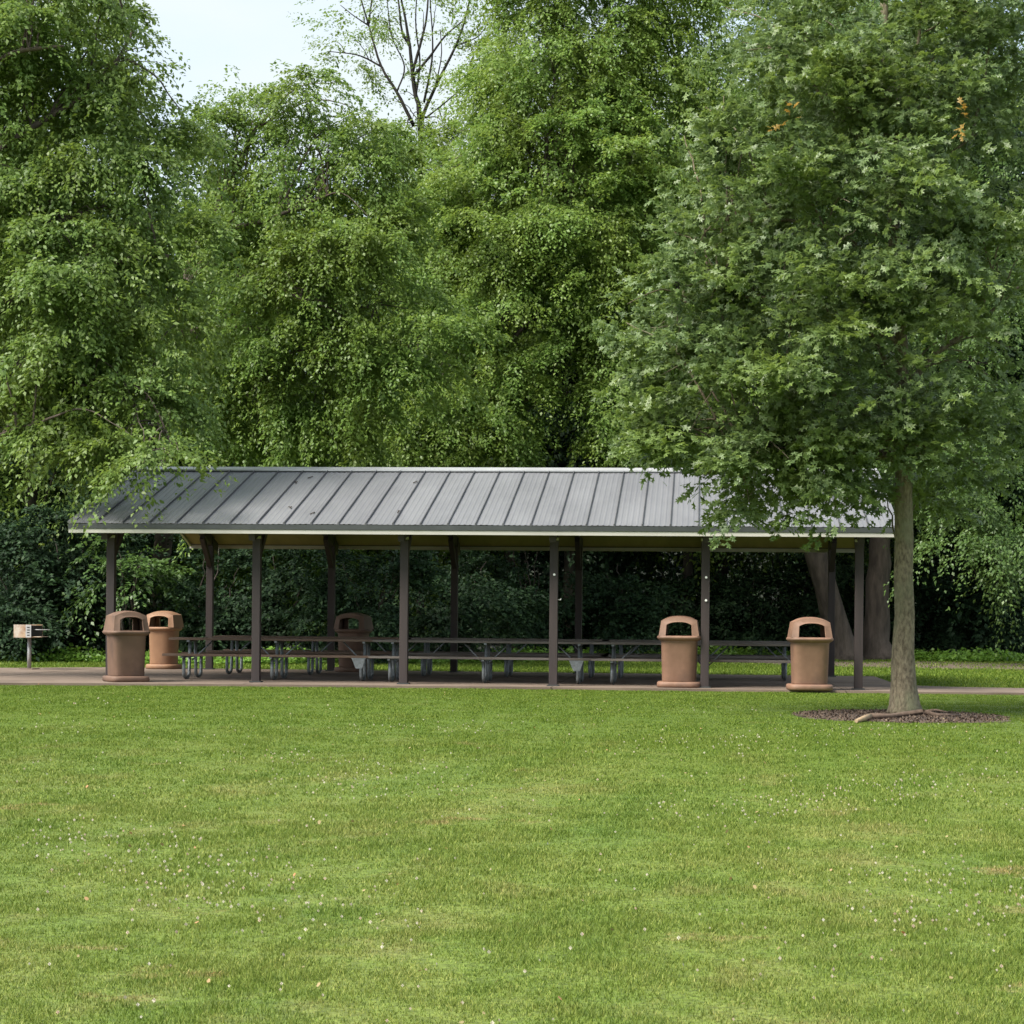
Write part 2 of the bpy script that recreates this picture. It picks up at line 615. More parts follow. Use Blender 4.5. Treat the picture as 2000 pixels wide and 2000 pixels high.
OAK = G(1767, 1398)
MUL = (OAK[0] - .08, OAK[1] - .15)
tag(irregular('mulch_bed', MUL, 1.42, 1.45, .03, M['mulch'], 3, amp=.06), 'round bed of mulch under the oak', 'mulch', kind='structure')
d1 = G(1800, 1299)
tag(irregular('bare_earth', (d1[0], d1[1]), 4.6, 4.2, 0, M['dirt'], 5), 'bare earth under the far trees', 'earth', kind='structure')
d2 = G(900, 1282)
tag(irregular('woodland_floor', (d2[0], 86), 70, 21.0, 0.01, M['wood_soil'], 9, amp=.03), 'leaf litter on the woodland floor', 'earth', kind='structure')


tag(grid_sheet('sky_block_rise', np.linspace(-160, 160, 60), np.linspace(98, 180, 16),  # added rise, blocks sky that would show through gaps in the wood
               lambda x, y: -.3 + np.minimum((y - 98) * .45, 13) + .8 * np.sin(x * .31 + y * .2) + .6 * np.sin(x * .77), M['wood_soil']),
    'added dark rise hiding the sky behind the wood', 'backdrop', kind='structure')


# ---- grass blades
def on_hard(x, y):
    fx = [p[0] for p in front] + [6.5, 12, 30]
    fy = [p[1] for p in front] + [35.62, 35.8, 36.2]
    fr = np.interp(x, fx, fy)
    bk = np.where(x > 3.72, 38.0, np.interp(x, [-30, -17, -14.5, -13.2, 3.72], [42, 42.5, 43, 44.15, 44.15]))
    return (y > fr - .01) & (y < bk + .01)


def blades(y0, y1, dens, hgt, wid, rs):
    xl0, xr1 = -.36 * y1 - 1.5, .18 * y1 + 1.5
    n = int((xr1 - xl0) * (y1 - y0) * dens)
    x = rs.uniform(xl0, xr1, n)
    y = rs.uniform(y0, y1, n)
    # clumpiness
    cl = np.sin(x * 7.1 + 2 * np.sin(y * 5.3)) * np.sin(y * 6.3 + 2 * np.sin(x * 4.1)) + .8 * np.sin(x * 2.3 + 1.7 * np.sin(y * 1.9)) * np.sin(y * 2.7 + 1.5 * np.sin(x * 1.3))
    k = (x > -.36 * y - 1) & (x < .18 * y + 1) & ~on_hard(x, y) & (rs.random(n) < .8 + .25 * cl)
    rr = np.hypot((x - MUL[0]) / 1.42, (y - MUL[1]) / 1.45)
    k &= (rr > .80 + .3 * rs.random(n))
    k &= ~((np.hypot((x - d1[0]) / 4.6, (y - d1[1]) / 4.2) < .95) & (rs.random(n) < .8))
    x, y, cl = x[k], y[k], cl[k]
    n = len(x)
    z = lawn_z(x, y)
    h = hgt * rs.uniform(.5, 1.25, n) * (1 + .32 * cl)
    a = rs.uniform(0, 2 * np.pi, n)
    b = rs.uniform(0, 2 * np.pi, n)
    ln = h * rs.uniform(.2, 1.0, n)
    wv = wid * rs.uniform(.6, 1.3, n)
    V = np.empty((n, 3, 3))
    V[:, 0] = np.stack([x - np.cos(a) * wv, y - np.sin(a) * wv, z - .003], 1)
    V[:, 1] = np.stack([x + np.cos(a) * wv, y + np.sin(a) * wv, z - .003], 1)
    V[:, 2] = np.stack([x + np.cos(b) * ln, y + np.sin(b) * ln, z + h], 1)
    return V.reshape(-1, 3)


rs = np.random.default_rng(5)
GV = [blades(8.0, 12, 9000, .021, .0034, rs), blades(12, 17, 5200, .022, .0044, rs), blades(17, 24, 2600, .022, .0058, rs),
      blades(24, 36.5, 1600, .018, .0070, rs), blades(36.5, 66, 330, .045, .014, rs)]
tag(np_mesh('grass', np.concatenate(GV), 3, M['blade']), 'short mown grass of the lawn', 'grass', kind='stuff')


def scatter_disks(name, x, y, zoff, size, mat, label, cat, rs, tilt=.5):
    n = len(x)
    z = lawn_z(x, y) + zoff
    K = 5
    V = np.empty((n, K, 3))
    a0 = rs.uniform(0, 6.28, n)
    nx_, ny_ = rs.normal(0, tilt, n), rs.normal(0, tilt, n)
    for k in range(K):
        a = a0 + 2 * np.pi * k / K
        rr = size * rs.uniform(.7, 1.1, n)
        dx, dy = np.cos(a) * rr, np.sin(a) * rr
        V[:, k] = np.stack([x + dx, y + dy, z + dx * nx_ + dy * ny_], 1)
    return tag(np_mesh(name, V.reshape(-1, 3), K, mat), label, cat, kind='stuff')


# white clover heads: little balls of two crossed discs
def clover():
    n = 7000
    y = rs.uniform(9, 31, n) ** 1.0
    x = rs.uniform(-.34, .17, n) * y
    d = np.sin(x * 1.3 + 1.1 * np.sin(y * .9)) + np.sin(y * 1.1 + 1.7 * np.sin(x * .7 + 2))
    k = (rs.random(n) < np.clip(.05 + .55 * (d - .4), .07, .8))
    k &= ~((np.hypot(x - MUL[0], y - MUL[1]) < 1.6))
    k &= rs.random(n) < np.clip((31 - y) / 9, .05, 1)
    x, y = x[k], y[k]
    n = len(x)
    s = rs.uniform(.006, .0115, n)
    z = lawn_z(x, y) + rs.uniform(.02, .036, n)
    V = []
    for q in range(3):
        a = rs.uniform(0, np.pi, n)
        u = np.stack([np.cos(a), np.sin(a), np.zeros(n)], 1) * s[:, None]
        v = np.stack([-np.sin(a) * .3, np.cos(a) * .3, np.ones(n)], 1) * s[:, None]
        c = np.stack([x, y, z], 1)
        quad = np.stack([c - u, c - v, c + u, c + v], 1)
        V.append(quad)
    V = np.concatenate(V).reshape(-1, 3)
    tag(np_mesh('clover_flowers', V, 4, M['clover']), 'white clover heads dotted over the lawn', 'clover', kind='stuff')


clover()
n = 260
y = rs.uniform(9, 34.8, n)
x = rs.uniform(-.34, .17, n) * y
scatter_disks('fallen_leaves', x, y, .03, rs.uniform(.007, .016, n), M['litter'], 'dry fallen leaves on the lawn', 'leaves', rs)
n = 5200
a, r_ = rs.uniform(0, 6.28, n), np.sqrt(rs.random(n)) * 1.45
x, y = MUL[0] + r_ * np.cos(a), MUL[1] + r_ * np.sin(a)
scatter_disks('wood_chips', x, y, .03 * (1 - r_ / 1.45) + .012, rs.uniform(.006, .017, n), M['chip'], 'wood chips of the mulch bed', 'mulch', rs, .7)


# ------------------------------------------------------------------ shelter
X0, BAY = -10.53, 2.658
POSTX = [X0 + i * BAY for i in range(6)]
YF, YB, YR = 36.0, 43.46, 39.73
YE0, YE1 = 35.4, 44.06
XL, XR = -11.13, 3.35
ZE, ZR = 2.80, 4.05
sh = tag(empty('picnic_shelter', (XL / 2 + XR / 2, YR, 0)), 'long open picnic shelter with grey metal roof and brown posts', 'shelter')
shl = Vector(sh.location)


def sbuild(mb, name, mat, parent=sh, **k):
    o = mb.build(name, mat, parent, **k)
    off = shl if parent is sh else Vector((0, 0, 0))
    if parent is sh:
        o.data.transform(Matrix.Translation(-off))
    else:
        o.data.transform(Matrix.Translation(-shl))
    return o


slope = (ZR - ZE) / (YR - YE0)


def zroof(y):
    return ZR - slope * abs(y - YR)


NP = 30
PW = (XR - XL) / NP
for side in (0, 1):
    mb = MB()
    ya, yb = (YE0, YR) if side == 0 else (YE1, YR)
    for i in range(NP):
        x0 = XL + i * PW
        prof = [(0, 0)]
        for q in range(1, 5):           # pencil ribs
            cx = PW * q / 5
            prof += [(cx - .024, 0), (cx - .009, .006), (cx + .009, .006), (cx + .024, 0)]
        prof.append((PW, 0))
        wv = .004 * math.sin(i * 2.3)
        seg = 6
        vv = []
        for s_ in range(seg + 1):
            y = ya + (yb - ya) * s_ / seg
            for px_, pz in prof:
                oil = .0025 * math.sin(s_ * 1.9 + i * 1.3 + px_ * 9)
                vv.append((x0 + px_, y, zroof(y) + pz + wv * 0 + oil))
        m_ = len(prof)
        ff = []
        for s_ in range(seg):
            for k in range(m_ - 1):
                f_ = (s_ * m_ + k, s_ * m_ + k + 1, (s_ + 1) * m_ + k + 1, (s_ + 1) * m_ + k)
                ff.append(f_ if side == 0 else tuple(reversed(f_)))
        mb.add(vv, ff)
    rp_ = sbuild(mb, 'roof_panels', M['roof'])
    ms_ = MB()
    for i in range(1, NP):
        x = XL + i * PW
        ms_.bar((x, ya, zroof(ya) + .018), (x, yb, zroof(yb) + .018), .014, .036)
        ms_.box((x, ya, zroof(ya) + .005), (.030, .02, .05))
    sm_ = sbuild(ms_, 'standing_seams', M['seam'], parent=rp_)
# ridge cap
mb = MB()
for s_ in (-1, 1):
    y1 = YR + s_ * .17
    mb.add([(XL - .01, YR, ZR + .062), (XR + .01, YR, ZR + .062), (XR + .01, y1, zroof(y1) + .048), (XL - .01, y1, zroof(y1) + .048)],
           [(0, 1, 2, 3) if s_ < 0 else (3, 2, 1, 0)])
    mb.add([(XL - .01, y1, zroof(y1) + .048), (XR + .01, y1, zroof(y1) + .048), (XR + .01, y1 - s_ * .0, zroof(y1) + .02), (XL - .01, y1, zroof(y1) + .02)], [(0, 1, 2, 3)])
sbuild(mb, 'ridge_cap', M['ridge'])
# dark closure strips standing in for the shadow under the cap
mb = MB()
for s_ in (-1, 1):
    y1 = YR + s_ * .20
    mb.box((XL / 2 + XR / 2, y1, zroof(y1) + .017), (XR - XL, .03, .026))
sbuild(mb, 'ridge_shadow_closure', M['drip'])
for s_ in (0, 1):
    y = YE0 if s_ == 0 else YE1
    sg = -1 if s_ == 0 else 1
    mb = MB()
    mb.box(((XL + XR) / 2, y + sg * .012, ZE - .052), (XR - XL + .02, .03, .085))
    sbuild(mb, 'drip_edge', M['drip'])
    mb = MB()
    mb.box(((XL + XR) / 2, y - sg * .004, ZE - .135), (XR - XL + .01, .035, .075))
    sbuild(mb, 'fascia', M['fascia'], bevel=.003)
# deck and rake boards
for s_ in (0, 1):
    y = YE0 + .03 if s_ == 0 else YE1 - .03
    mb = MB()
    t0, t1 = -.03, -.09
    a_ = [(XL + .05, y, zroof(y) + t0), (XR - .05, y, zroof(y) + t0), (XR - .05, YR, ZR + t0), (XL + .05, YR, ZR + t0)]
    b_ = [(p[0], p[1], p[2] - .06) for p in a_]
    mb.add(a_ + b_, [(0, 1, 2, 3), (7, 6, 5, 4), (0, 4, 5, 1), (2, 6, 7, 3), (1, 5, 6, 2), (0, 3, 7, 4)])
    sbuild(mb, 'roof_deck', M['deck'])
    for xx in (XL + .022, XR - .022):
        mb = MB()
        a_ = Vector((xx, y, zroof(y) - .075))
        b_ = Vector((xx, YR, ZR - .075))
        mb.bar(a_, b_, .045, .13)
        sbuild(mb, 'rake_board', M['fascia'])
        mb = MB()
        mb.bar(a_ + Vector((0, 0, .085)), b_ + Vector((0, 0, .085)), .12, .03)
        sbuild(mb, 'rake_trim', M['roof'])
for i, x in enumerate(POSTX):
    for (yy, zt) in ((YF, zroof(YF) - .10), (YB, zroof(YB) - .10)):
        mb = MB()
        mb.box((x, yy, zt / 2 + .002), (.145, .145, zt))
        po = sbuild(mb, 'post', M['post'], bevel=.006)
        mb = MB()
        mb.box((x, yy, .012), (.21, .21, .02))
        sbuild(mb, 'base_plate', M['drip'], parent=po)
        if yy == YF:
            mb = MB()
            mb.box((x, yy - .085, 2.585), (.17, .02, .045))
            sbuild(mb, 'bracket', M['fascia'], parent=po)
            hooks = {3: [(.0, 1.96), ], 4: [(.0, 1.93), (0.0, 1.53)]}.get(i, [])
            for hx, hz in hooks:
                mb = MB()
                mb.tube([(x + hx + .01, yy - .072, hz), (x + hx + .01, yy - .10, hz)], .022, 10)
                sbuild(mb, 'hook', M['white'], parent=po)
            if i == 3:
                mb = MB()
                mb.tube([(x + .07, yy - .03, 1.52), (x + .12, yy - .03, 1.515), (x + .13, yy - .03, 1.54)], .008, 6)
                sbuild(mb, 'hook', M['white'], parent=po)
    # rafters with a tie under the ridge
    for s_ in (-1, 1):
        mb = MB()
        y = YR + s_ * (YR - YE0 - .12)
        mb.bar((x, y, zroof(y) - .215), (x, YR, ZR - .215), .11, .22)
        # brace from post to rafter
        yp = YR + s_ * (YR - YF)
        mb.bar((x, yp - s_ * .05, 2.25), (x, yp - s_ * .75, 2.83), .10, .12)
        sbuild(mb, 'rafter', M['post'])
mb = MB()
mb.box(((XL + XR) / 2, YR, ZR - .27), (XR - XL - .2, .10, .30))
sbuild(mb, 'ridge_beam', M['post'])


# ------------------------------------------------------------------ litter bins
def sq_ring(wx, wy, z, n=40, e=4.0):
    r = []
    for k in range(n):
        a = 2 * math.pi * (k + .5) / n
        c, s = math.cos(a), math.sin(a)
        q = (abs(c) ** e + abs(s) ** e) ** (-1 / e)
        r.append((wx * q * c, wy * q * s, z))
    return r


def make_bin(loc, rz, mat, label, rnd=4.5, s=1.0):
    t = tag(empty('litter_bin', loc, rz), label, 'litter bin', 'tan plastic litter bins with hooded lids')
    t.scale = (s, s, 1)
    mb = MB()
    mb.rings([sq_ring(.365, .365, 0, e=rnd), sq_ring(.385, .385, .02, e=rnd), sq_ring(.385, .385, .075, e=rnd), sq_ring(.37, .37, .098, e=rnd), sq_ring(.30, .30, .104, e=rnd)])
    mb.build('plinth', mat, t)
    mb = MB()
    mb.rings([sq_ring(.292, .292, .10, e=rnd), sq_ring(.298, .298, .12, e=rnd), sq_ring(.318, .318, .80, e=rnd), sq_ring(.325, .325, .815, e=rnd)])
    mb.build('body', mat, t)
    mb = MB()
    mb.rings([sq_ring(.325, .325, .815, e=rnd), sq_ring(.36, .36, .835, e=rnd), sq_ring(.388, .388, .862, e=rnd), sq_ring(.390, .390, .885, e=rnd), sq_ring(.375, .375, .903, e=rnd),
              sq_ring(.30, .30, .905, e=rnd), sq_ring(.29, .29, .88, e=rnd)], cap=False)
    mb.build('rim', mat, t)
    mb = MB()
    mb.rings([sq_ring(.285, .285, .86, e=rnd), sq_ring(.28, .28, .875, e=rnd)])
    mb.build('liner', M['bin_in'], t)
    # hood: faceted shell with an arched opening front and back
    mb = MB()

    def outline(hw0, hw1, z0, z1, zt, pw, nb=10, nsd=8, ntp=16):
        pts = []
        for k in range(nb):
            pts.append((-hw0 + 2 * hw0 * k / nb, z0))
        for k in range(nsd):
            u = k / nsd
            pts.append((hw0 + (hw1 - hw0) * u, z0 + (z1 - z0) * u))
        for k in range(ntp):
            x = hw1 * math.cos(math.pi * k / ntp)
            pts.append((x, z1 + (zt - z1) * (1 - abs(x / hw1) ** pw)))
        for k in range(nsd):
            u = 1 - k / nsd
            pts.append((-(hw0 + (hw1 - hw0) * u), z0 + (z1 - z0) * u))
        return pts
    outer = outline(.352, .312, .90, 1.165, 1.235, 2.2)
    lip2 = outline(.255, .242, .903, 1.112, 1.166, 2.8)
    lip1 = outline(.240, .228, .905, 1.104, 1.155, 2.8)
    inner = outline(.228, .216, .908, 1.095, 1.145, 2.8)

    def yw(x, z):
        u = (z - .90) / .35
        return .338 - .075 * u - .022 * (abs(x) / .35) ** 3
    for s_ in (-1, 1):
        r0 = [(x, s_ * yw(x, z), z) for x, z in outer]
        r1 = [(x, s_ * yw(x, z), z) for x, z in lip2]
        r2 = [(x, s_ * (yw(x, z) + .010), z) for x, z in lip1]
        r3 = [(x, s_ * (yw(x, z) + .010), z) for x, z in inner]
        r4 = [(x, s_ * (yw(x, z) - .045), z) for x, z in inner]
        r5 = [(x * .94, s_ * (yw(x, z) - .03), 1.0 + (z - 1.0) * .90) for x, z in outer]
        mb.rings([r0, r1, r2, r3, r4, r5], cap=False, smooth=False)
    rr = []
    for q in range(11):
        v = -1 + 2 * q / 10
        bulge = 1 - v * v
        rr.append([(x * (1 + .02 * bulge), yw(x, z) * v, z + .022 * bulge * min(1, max(0, (z - 1.15) / .06))) for x, z in outer])
    mb.rings(rr, cap=False, smooth=False)
    o = mb.build('hood', mat, t)
    md = o.modifiers.new('bevel', 'BEVEL')
    md.width = .012
    md.segments = 2
    md.limit_method = 'ANGLE'
    md.angle_limit = R(35)
    o.data.polygons.foreach_set('use_smooth', [True] * len(o.data.polygons))
    try:
        o.data.set_sharp_from_angle(angle=R(38))
    except Exception:
        pass
    return t


def bin_at(px, py, rz, mat, label, **k):
    p = G(px, py, 0.0)
    return make_bin((p[0], p[1] + .38, 0), rz, mat, label, **k)


bin_at(234, 1332.5, R(34), M['bin_shaded'], 'dull brown square bin standing nearest the grill at the front left of the slab', rnd=6, s=.93)
bin_at(311, 1307, R(-7), M['bin_lit'], 'tan bin with brighter light put into its colour, standing at the back corner behind the dull bin', rnd=2.6, s=.96)
bin_at(684, 1313, R(-9), M['bin_shaded'], 'bin with shade put into its colour, behind the brown topped picnic tables', rnd=2.8, s=.98)
bin_at(1326, 1343.5, R(-2), M['bin'], 'tan bin on the slab edge beside the post with two white hooks')
bin_at(1583, 1349, R(4), M['bin'], 'tan bin at the right end of the slab near the oak')


# ------------------------------------------------------------------ picnic tables
def make_table(px_list, yc, plank, label, gusset=False):
    xs_ = [on_plane_y(p, 1250, yc)[0] for p in px_list]
    xm = xs_[1]
    sp = (xs_[2] - xs_[0]) / 2
    L = 2 * sp + .74
    t = tag(empty('picnic_table', (xm, yc, 0)), label, 'picnic table', 'long picnic tables in two rows under the shelter roof')
    mb = MB()
    for k in range(3):
        mb.box((0, (k - 1) * .248, .742), (L, .24, .042))
    mb.build('table_top', plank, t, bevel=.004)
    for s_ in (-1, 1):
        mb = MB()
        mb.box((0, s_ * .70, .452), (L, .24, .042))
        mb.build('bench_seat', plank, t, bevel=.004)
    for k in (-1, 0, 1):
        fx = k * sp
        mb = MB()
        for s_ in (-1, 1):
            # U of pipe: from under the bench down, round and up to the table top
            pts = [(fx, s_ * .66, .43), (fx, s_ * .655, .10)]
            for q in range(1, 8):
                a = math.pi * q / 8
                pts.append((fx, s_ * (.455 + .20 * math.cos(a)), .10 - .075 * math.sin(a)))
            pts += [(fx, s_ * .255, .10), (fx, s_ * .20, .72)]
            mb.tube(pts, .030, 10)
        lg = mb.build('leg_frame', M['galv'], t)
        mb = MB()
        mb.bar((fx, -.80, .415), (fx, .80, .415), .05, .035)
        mb.bar((fx, -.36, .705), (fx, .36, .705), .05, .035)
        mb.build('cross_bar', M['galv'], lg)
        if gusset and k == 1:
            mb = MB()
            vv = []
            for dy in (0, .012):
                vv += [(fx - .15, -.82 + dy, .43), (fx + .11, -.82 + dy, .43), (fx + .05, -.82 + dy, .24), (fx - .07, -.82 + dy, .24)]
            mb.add(vv, [(0, 3, 2, 1), (4, 5, 6, 7), (0, 1, 5, 4), (1, 2, 6, 5), (2, 3, 7, 6), (3, 0, 4, 7)])
            mb.build('gusset_plate', M['galv'], lg)
        for d in (-1, 1):
            if k == d:
                continue
            for yy in (-.22,):
                mb = MB()
                mb.tube([(fx + d * .04, yy, .34), (fx + d * .42, yy * .6, .715)], .014, 8)
                mb.build('brace', M['galv'], t)
    return t


YT, YT2 = 37.75, 41.0
make_table((377, 546, 717), YT, M['plank_b'], 'brown topped table in the front row nearest the left end', True)
make_table((772, 952, 1133), YT - .1, M['plank_g'], 'grey topped table in the middle of the front row', True)
make_table((1196, 1378, 1556), YT - .15, M['plank_g'], 'grey topped front table reaching between the two tan bins')
make_table((457, 615, 772), YT2, M['plank_b'], 'brown topped table in the back row nearest the left end')
make_table((832, 994, 1154), YT2, M['plank_g'], 'grey topped table in the middle of the back row')
make_table((1213, 1372, 1532), YT2, M['plank_g'], 'grey topped table at the right end of the back row')

# ------------------------------------------------------------------ grill
p = G(57, 1307, 0.0)
gr = tag(empty('park_grill', (p[0], p[1], 0), R(-12)), 'small rusty park grill on a steel pedestal beside the slab', 'grill')
mb = MB()
mb.tube([(0, 0, 0), (0, 0, .66)], .042, 14)
mb.build('pedestal', M['steel'], gr)
mb = MB()
mb.box((0, 0, .01), (.32, .32, .02))
mb.build('foot_pad', M['concrete'], gr)
mb = MB()
W2, D2, H2, zb = .20, .24, .27, .67
mb.box((-.03, 0, zb), (W2 * 2, D2 * 2, .012))
mb.box((-.03 - W2, 0, zb + H2 / 2), (.010, D2 * 2, H2))
mb.box((-.03, D2, zb + H2 / 2), (W2 * 2, .010, H2))
mb.box((-.09, -D2, zb + H2 / 2), (W2 * 1.4, .010, H2))
mb.build('fire_box', M['rust'], gr)
mb = MB()
mb.box((.115, -D2, zb + H2 / 2), (.13, .008, H2 * .98))
mb.build('vent_plate', M['steel'], gr)
for q in range(4):
    mb = MB()
    mb.box((.115, -D2 - .006, zb + .05 + q * .055), (.06, .004, .022))
    mb.build('vent_slot', M['black'], gr)
mb = MB()
mb.box((W2 - .03, 0, zb + H2 / 2), (.010, D2 * 2 - .03, H2 * .9))
mb.build('sooty_side', M['black'], gr)
mb = MB()
for q in range(11):
    mb.tube([(-.2, -D2 + .04 + q * .04, zb + .17), (.16, -D2 + .04 + q * .04, zb + .17)], .006, 6)
for q in (-.12, .12):
    mb.tube([(-.03, q, zb + .165), (.42, q, zb + .165)], .009, 6)
mb.build('grate', M['steel'], gr)
mb = MB()
mb.box((.22, -.05, zb + .02), (.34, .30, .012))
mb.build('ash_shelf', M['rust'], gr)


# ------------------------------------------------------------------ foliage
def norm(v):
    return v / np.maximum(np.linalg.norm(v, axis=-1, keepdims=True), 1e-9)


def spray_leaves(org, dirn, L, nl, leaf, rs, droop=.9, width=.30, oak=False, hang=.5, rough_n=.40):
    """org, dirn (S,3); L (S,) spray lengths; returns leaf polygons (n,4,3)"""
    S = len(org)
    up = np.array([0, 0, 1.0])
    t = np.sort(rs.random((S, nl)), axis=1) ** .8
    d0 = norm(dirn)
    lat = norm(np.cross(d0, up) + rs.normal(0, .25, (S, 3)))
    p = org[:, None] + d0[:, None] * (t * L[:, None])[..., None]
    p[..., 2] -= droop * (t ** 2) * L[:, None] * rs.uniform(.35, 1.1, (S, 1))
    side = np.where(np.arange(nl)[None] % 2 == 0, 1.0, -1.0) * np.ones((S, 1))
    wd = width * L[:, None] * rs.random((S, nl)) ** .8 * (1.05 - .55 * t)
    p = p + lat[:, None] * (side * wd)[..., None]
    p[..., 2] -= droop * .55 * wd * rs.uniform(.2, 1.1, (S, nl))
    p += rs.normal(0, .025, p.shape) * (L.mean())
    p = p.reshape(-1, 3)
    n = len(p)
    ax = norm((d0[:, None] * .8 + lat[:, None] * side[..., None] * .9).reshape(-1, 3) + rs.normal(0, .38, (n, 3)) + np.array([0, 0, -hang]))
    nr = up + rs.normal(0, rough_n, (n, 3)) + np.array([-.12, -.30, 0])
    nr = norm(nr - ax * (nr * ax).sum(1, keepdims=True))
    sd = np.cross(ax, nr)
    ls = leaf * rs.uniform(.65, 1.25, (n, 1))
    if not oak:
        wv = ls * .29
        a = p
        b = p + ax * ls * .45 + sd * wv + nr * ls * .07
        c = p + ax * ls - nr * ls * .10
        d = p + ax * ls * .45 - sd * wv + nr * ls * .07
        return np.stack([a, b, c, d], 1)
    out_ = []
    # lobed leaf: a midrib blade and two pairs of pointed side lobes
    a = p
    out_.append(np.stack([a, p + ax * ls * .5 + sd * ls * .13, p + ax * ls, p + ax * ls * .5 - sd * ls * .13], 1))
    for s_ in (-1, 1):
        for pos, ln, ang in ((.30, .36, 1.1), (.58, .34, .85)):
            b0 = p + ax * ls * (pos - .10)
            b1 = p + ax * ls * (pos + .10)
            dd = ax * math.cos(ang) + sd * s_ * math.sin(ang)
            tip = p + ax * ls * pos + dd * ls * ln - nr * ls * .05
            mid = p + ax * ls * (pos + .13) + dd * ls * ln * .5
            out_.append(np.stack([b0, tip, mid, b1], 1))
    return np.concatenate(out_)


def crown(lobes, leaf, rs, dens=34, nl=40, L0=.85, droop=.9, oak=False, hang=.5, width=.30, nbough=.70, arch=.55, rough_n=.40, free=.15):
    """lobes: (px, py, Z, rx_px, ry_px[, depth radius m][, density factor])"""
    res = []
    for lb in lobes:
        px_, py_, Z = lb[:3]
        c = P(px_, py_, Z)
        sc_ = Z / F
        rx, rz = lb[3] * sc_, lb[4] * sc_
        ry = lb[5] if len(lb) > 5 and lb[5] else min(rx, rz) * .9
        k = lb[6] if len(lb) > 6 else 1.0
        area = math.pi * (rx * rz + .5 * rx * ry)
        S = max(3, int(dens * k * area * 1.12))
        # arching boughs: each starts inside the lobe, runs outwards, bends over and carries its sprays
        rm = (rx + rz) / 2
        nb = max(3, int(area * nbough))
        st = norm(rs.normal(size=(nb, 3))) * rs.uniform(.1, .75, (nb, 1))
        ax = norm(st * 1.2 + rs.normal(0, .55, (nb, 3)) * np.array([1, 1, .5]) + np.array([0, -.15, .12]))
        bl = rs.uniform(.5, 1.1, nb) * min(rm, 2.3)
        wt = rs.dirichlet(np.full(nb, 4.0))
        which = rs.choice(nb, S, p=wt)
        t = rs.random(S) ** .75
        a = ax[which]
        latv = norm(np.cross(a, np.array([0, 0, 1.0])))
        sd = rs.normal(0, .24, S) * (1.1 - .6 * t) * bl[which]
        org = c + st[which] * np.array([rx, ry, rz]) + a * (t * bl[which])[:, None] + latv * sd[:, None]
        org[:, 2] -= arch * bl[which] * t ** 2 + .35 * np.abs(sd) + rs.exponential(.07, S) * bl[which]
        d = norm(a + latv * (np.sign(sd) * .7)[:, None] + rs.normal(0, .28, (S, 3)) - np.array([0, 0, .5 * arch]) * t[:, None])
        fr_ = rs.random(S) < free
        nf = int(fr_.sum())
        u = norm(rs.normal(size=(nf, 3))) * rs.uniform(.35, 1.08, (nf, 1))
        org[fr_] = c + u * np.array([rx, ry, rz])
        d[fr_] = norm(u * np.array([1, 1, .5]) + rs.normal(0, .45, (nf, 3)))
        L = L0 * rs.uniform(.55, 1.3, S)
        res.append(spray_leaves(org, d, L, nl, leaf, rs, droop, width, oak, hang, rough_n))
    return np.concatenate(res)


def crown_mesh(name, V, mat, parent, extra=None):
    V = V.reshape(-1, 3) - np.array(parent.location)[None]
    return np_mesh(name, V, 4, mat, parent)


def path_pts(pts, n=14, wob=.06, seed=0, base=None):
    """Catmull-Rom through (px,py,Z) points"""
    rs_ = np.random.default_rng(seed)
    q = [P(*p) if not hasattr(p, 'shape') else p for p in pts]
    q = [2 * q[0] - q[1]] + q + [2 * q[-1] - q[-2]]
    res = []
    m_ = len(q) - 3
    for i in range(m_):
        for k in range(n // m_ + 1):
            t = k / (n // m_ + 1)
            a, b, c, d = q[i:i + 4]
            res.append(.5 * ((2 * b) + (-a + c) * t + (2 * a - 5 * b + 4 * c - d) * t * t + (-a + 3 * b - 3 * c + d) * t ** 3))
    res.append(q[-2])
    res = np.array(res)
    if wob:
        res[1:-1] += rs_.normal(0, wob, res[1:-1].shape) * np.array([1, 1, .4])
    return res


def taper(n, r0, r1, flare=0):
    t = np.linspace(0, 1, n)
    r = r0 + (r1 - r0) * t ** .8
    if flare:
        r = r * (1 + flare * np.exp(-t * n * .9))
    return list(r)


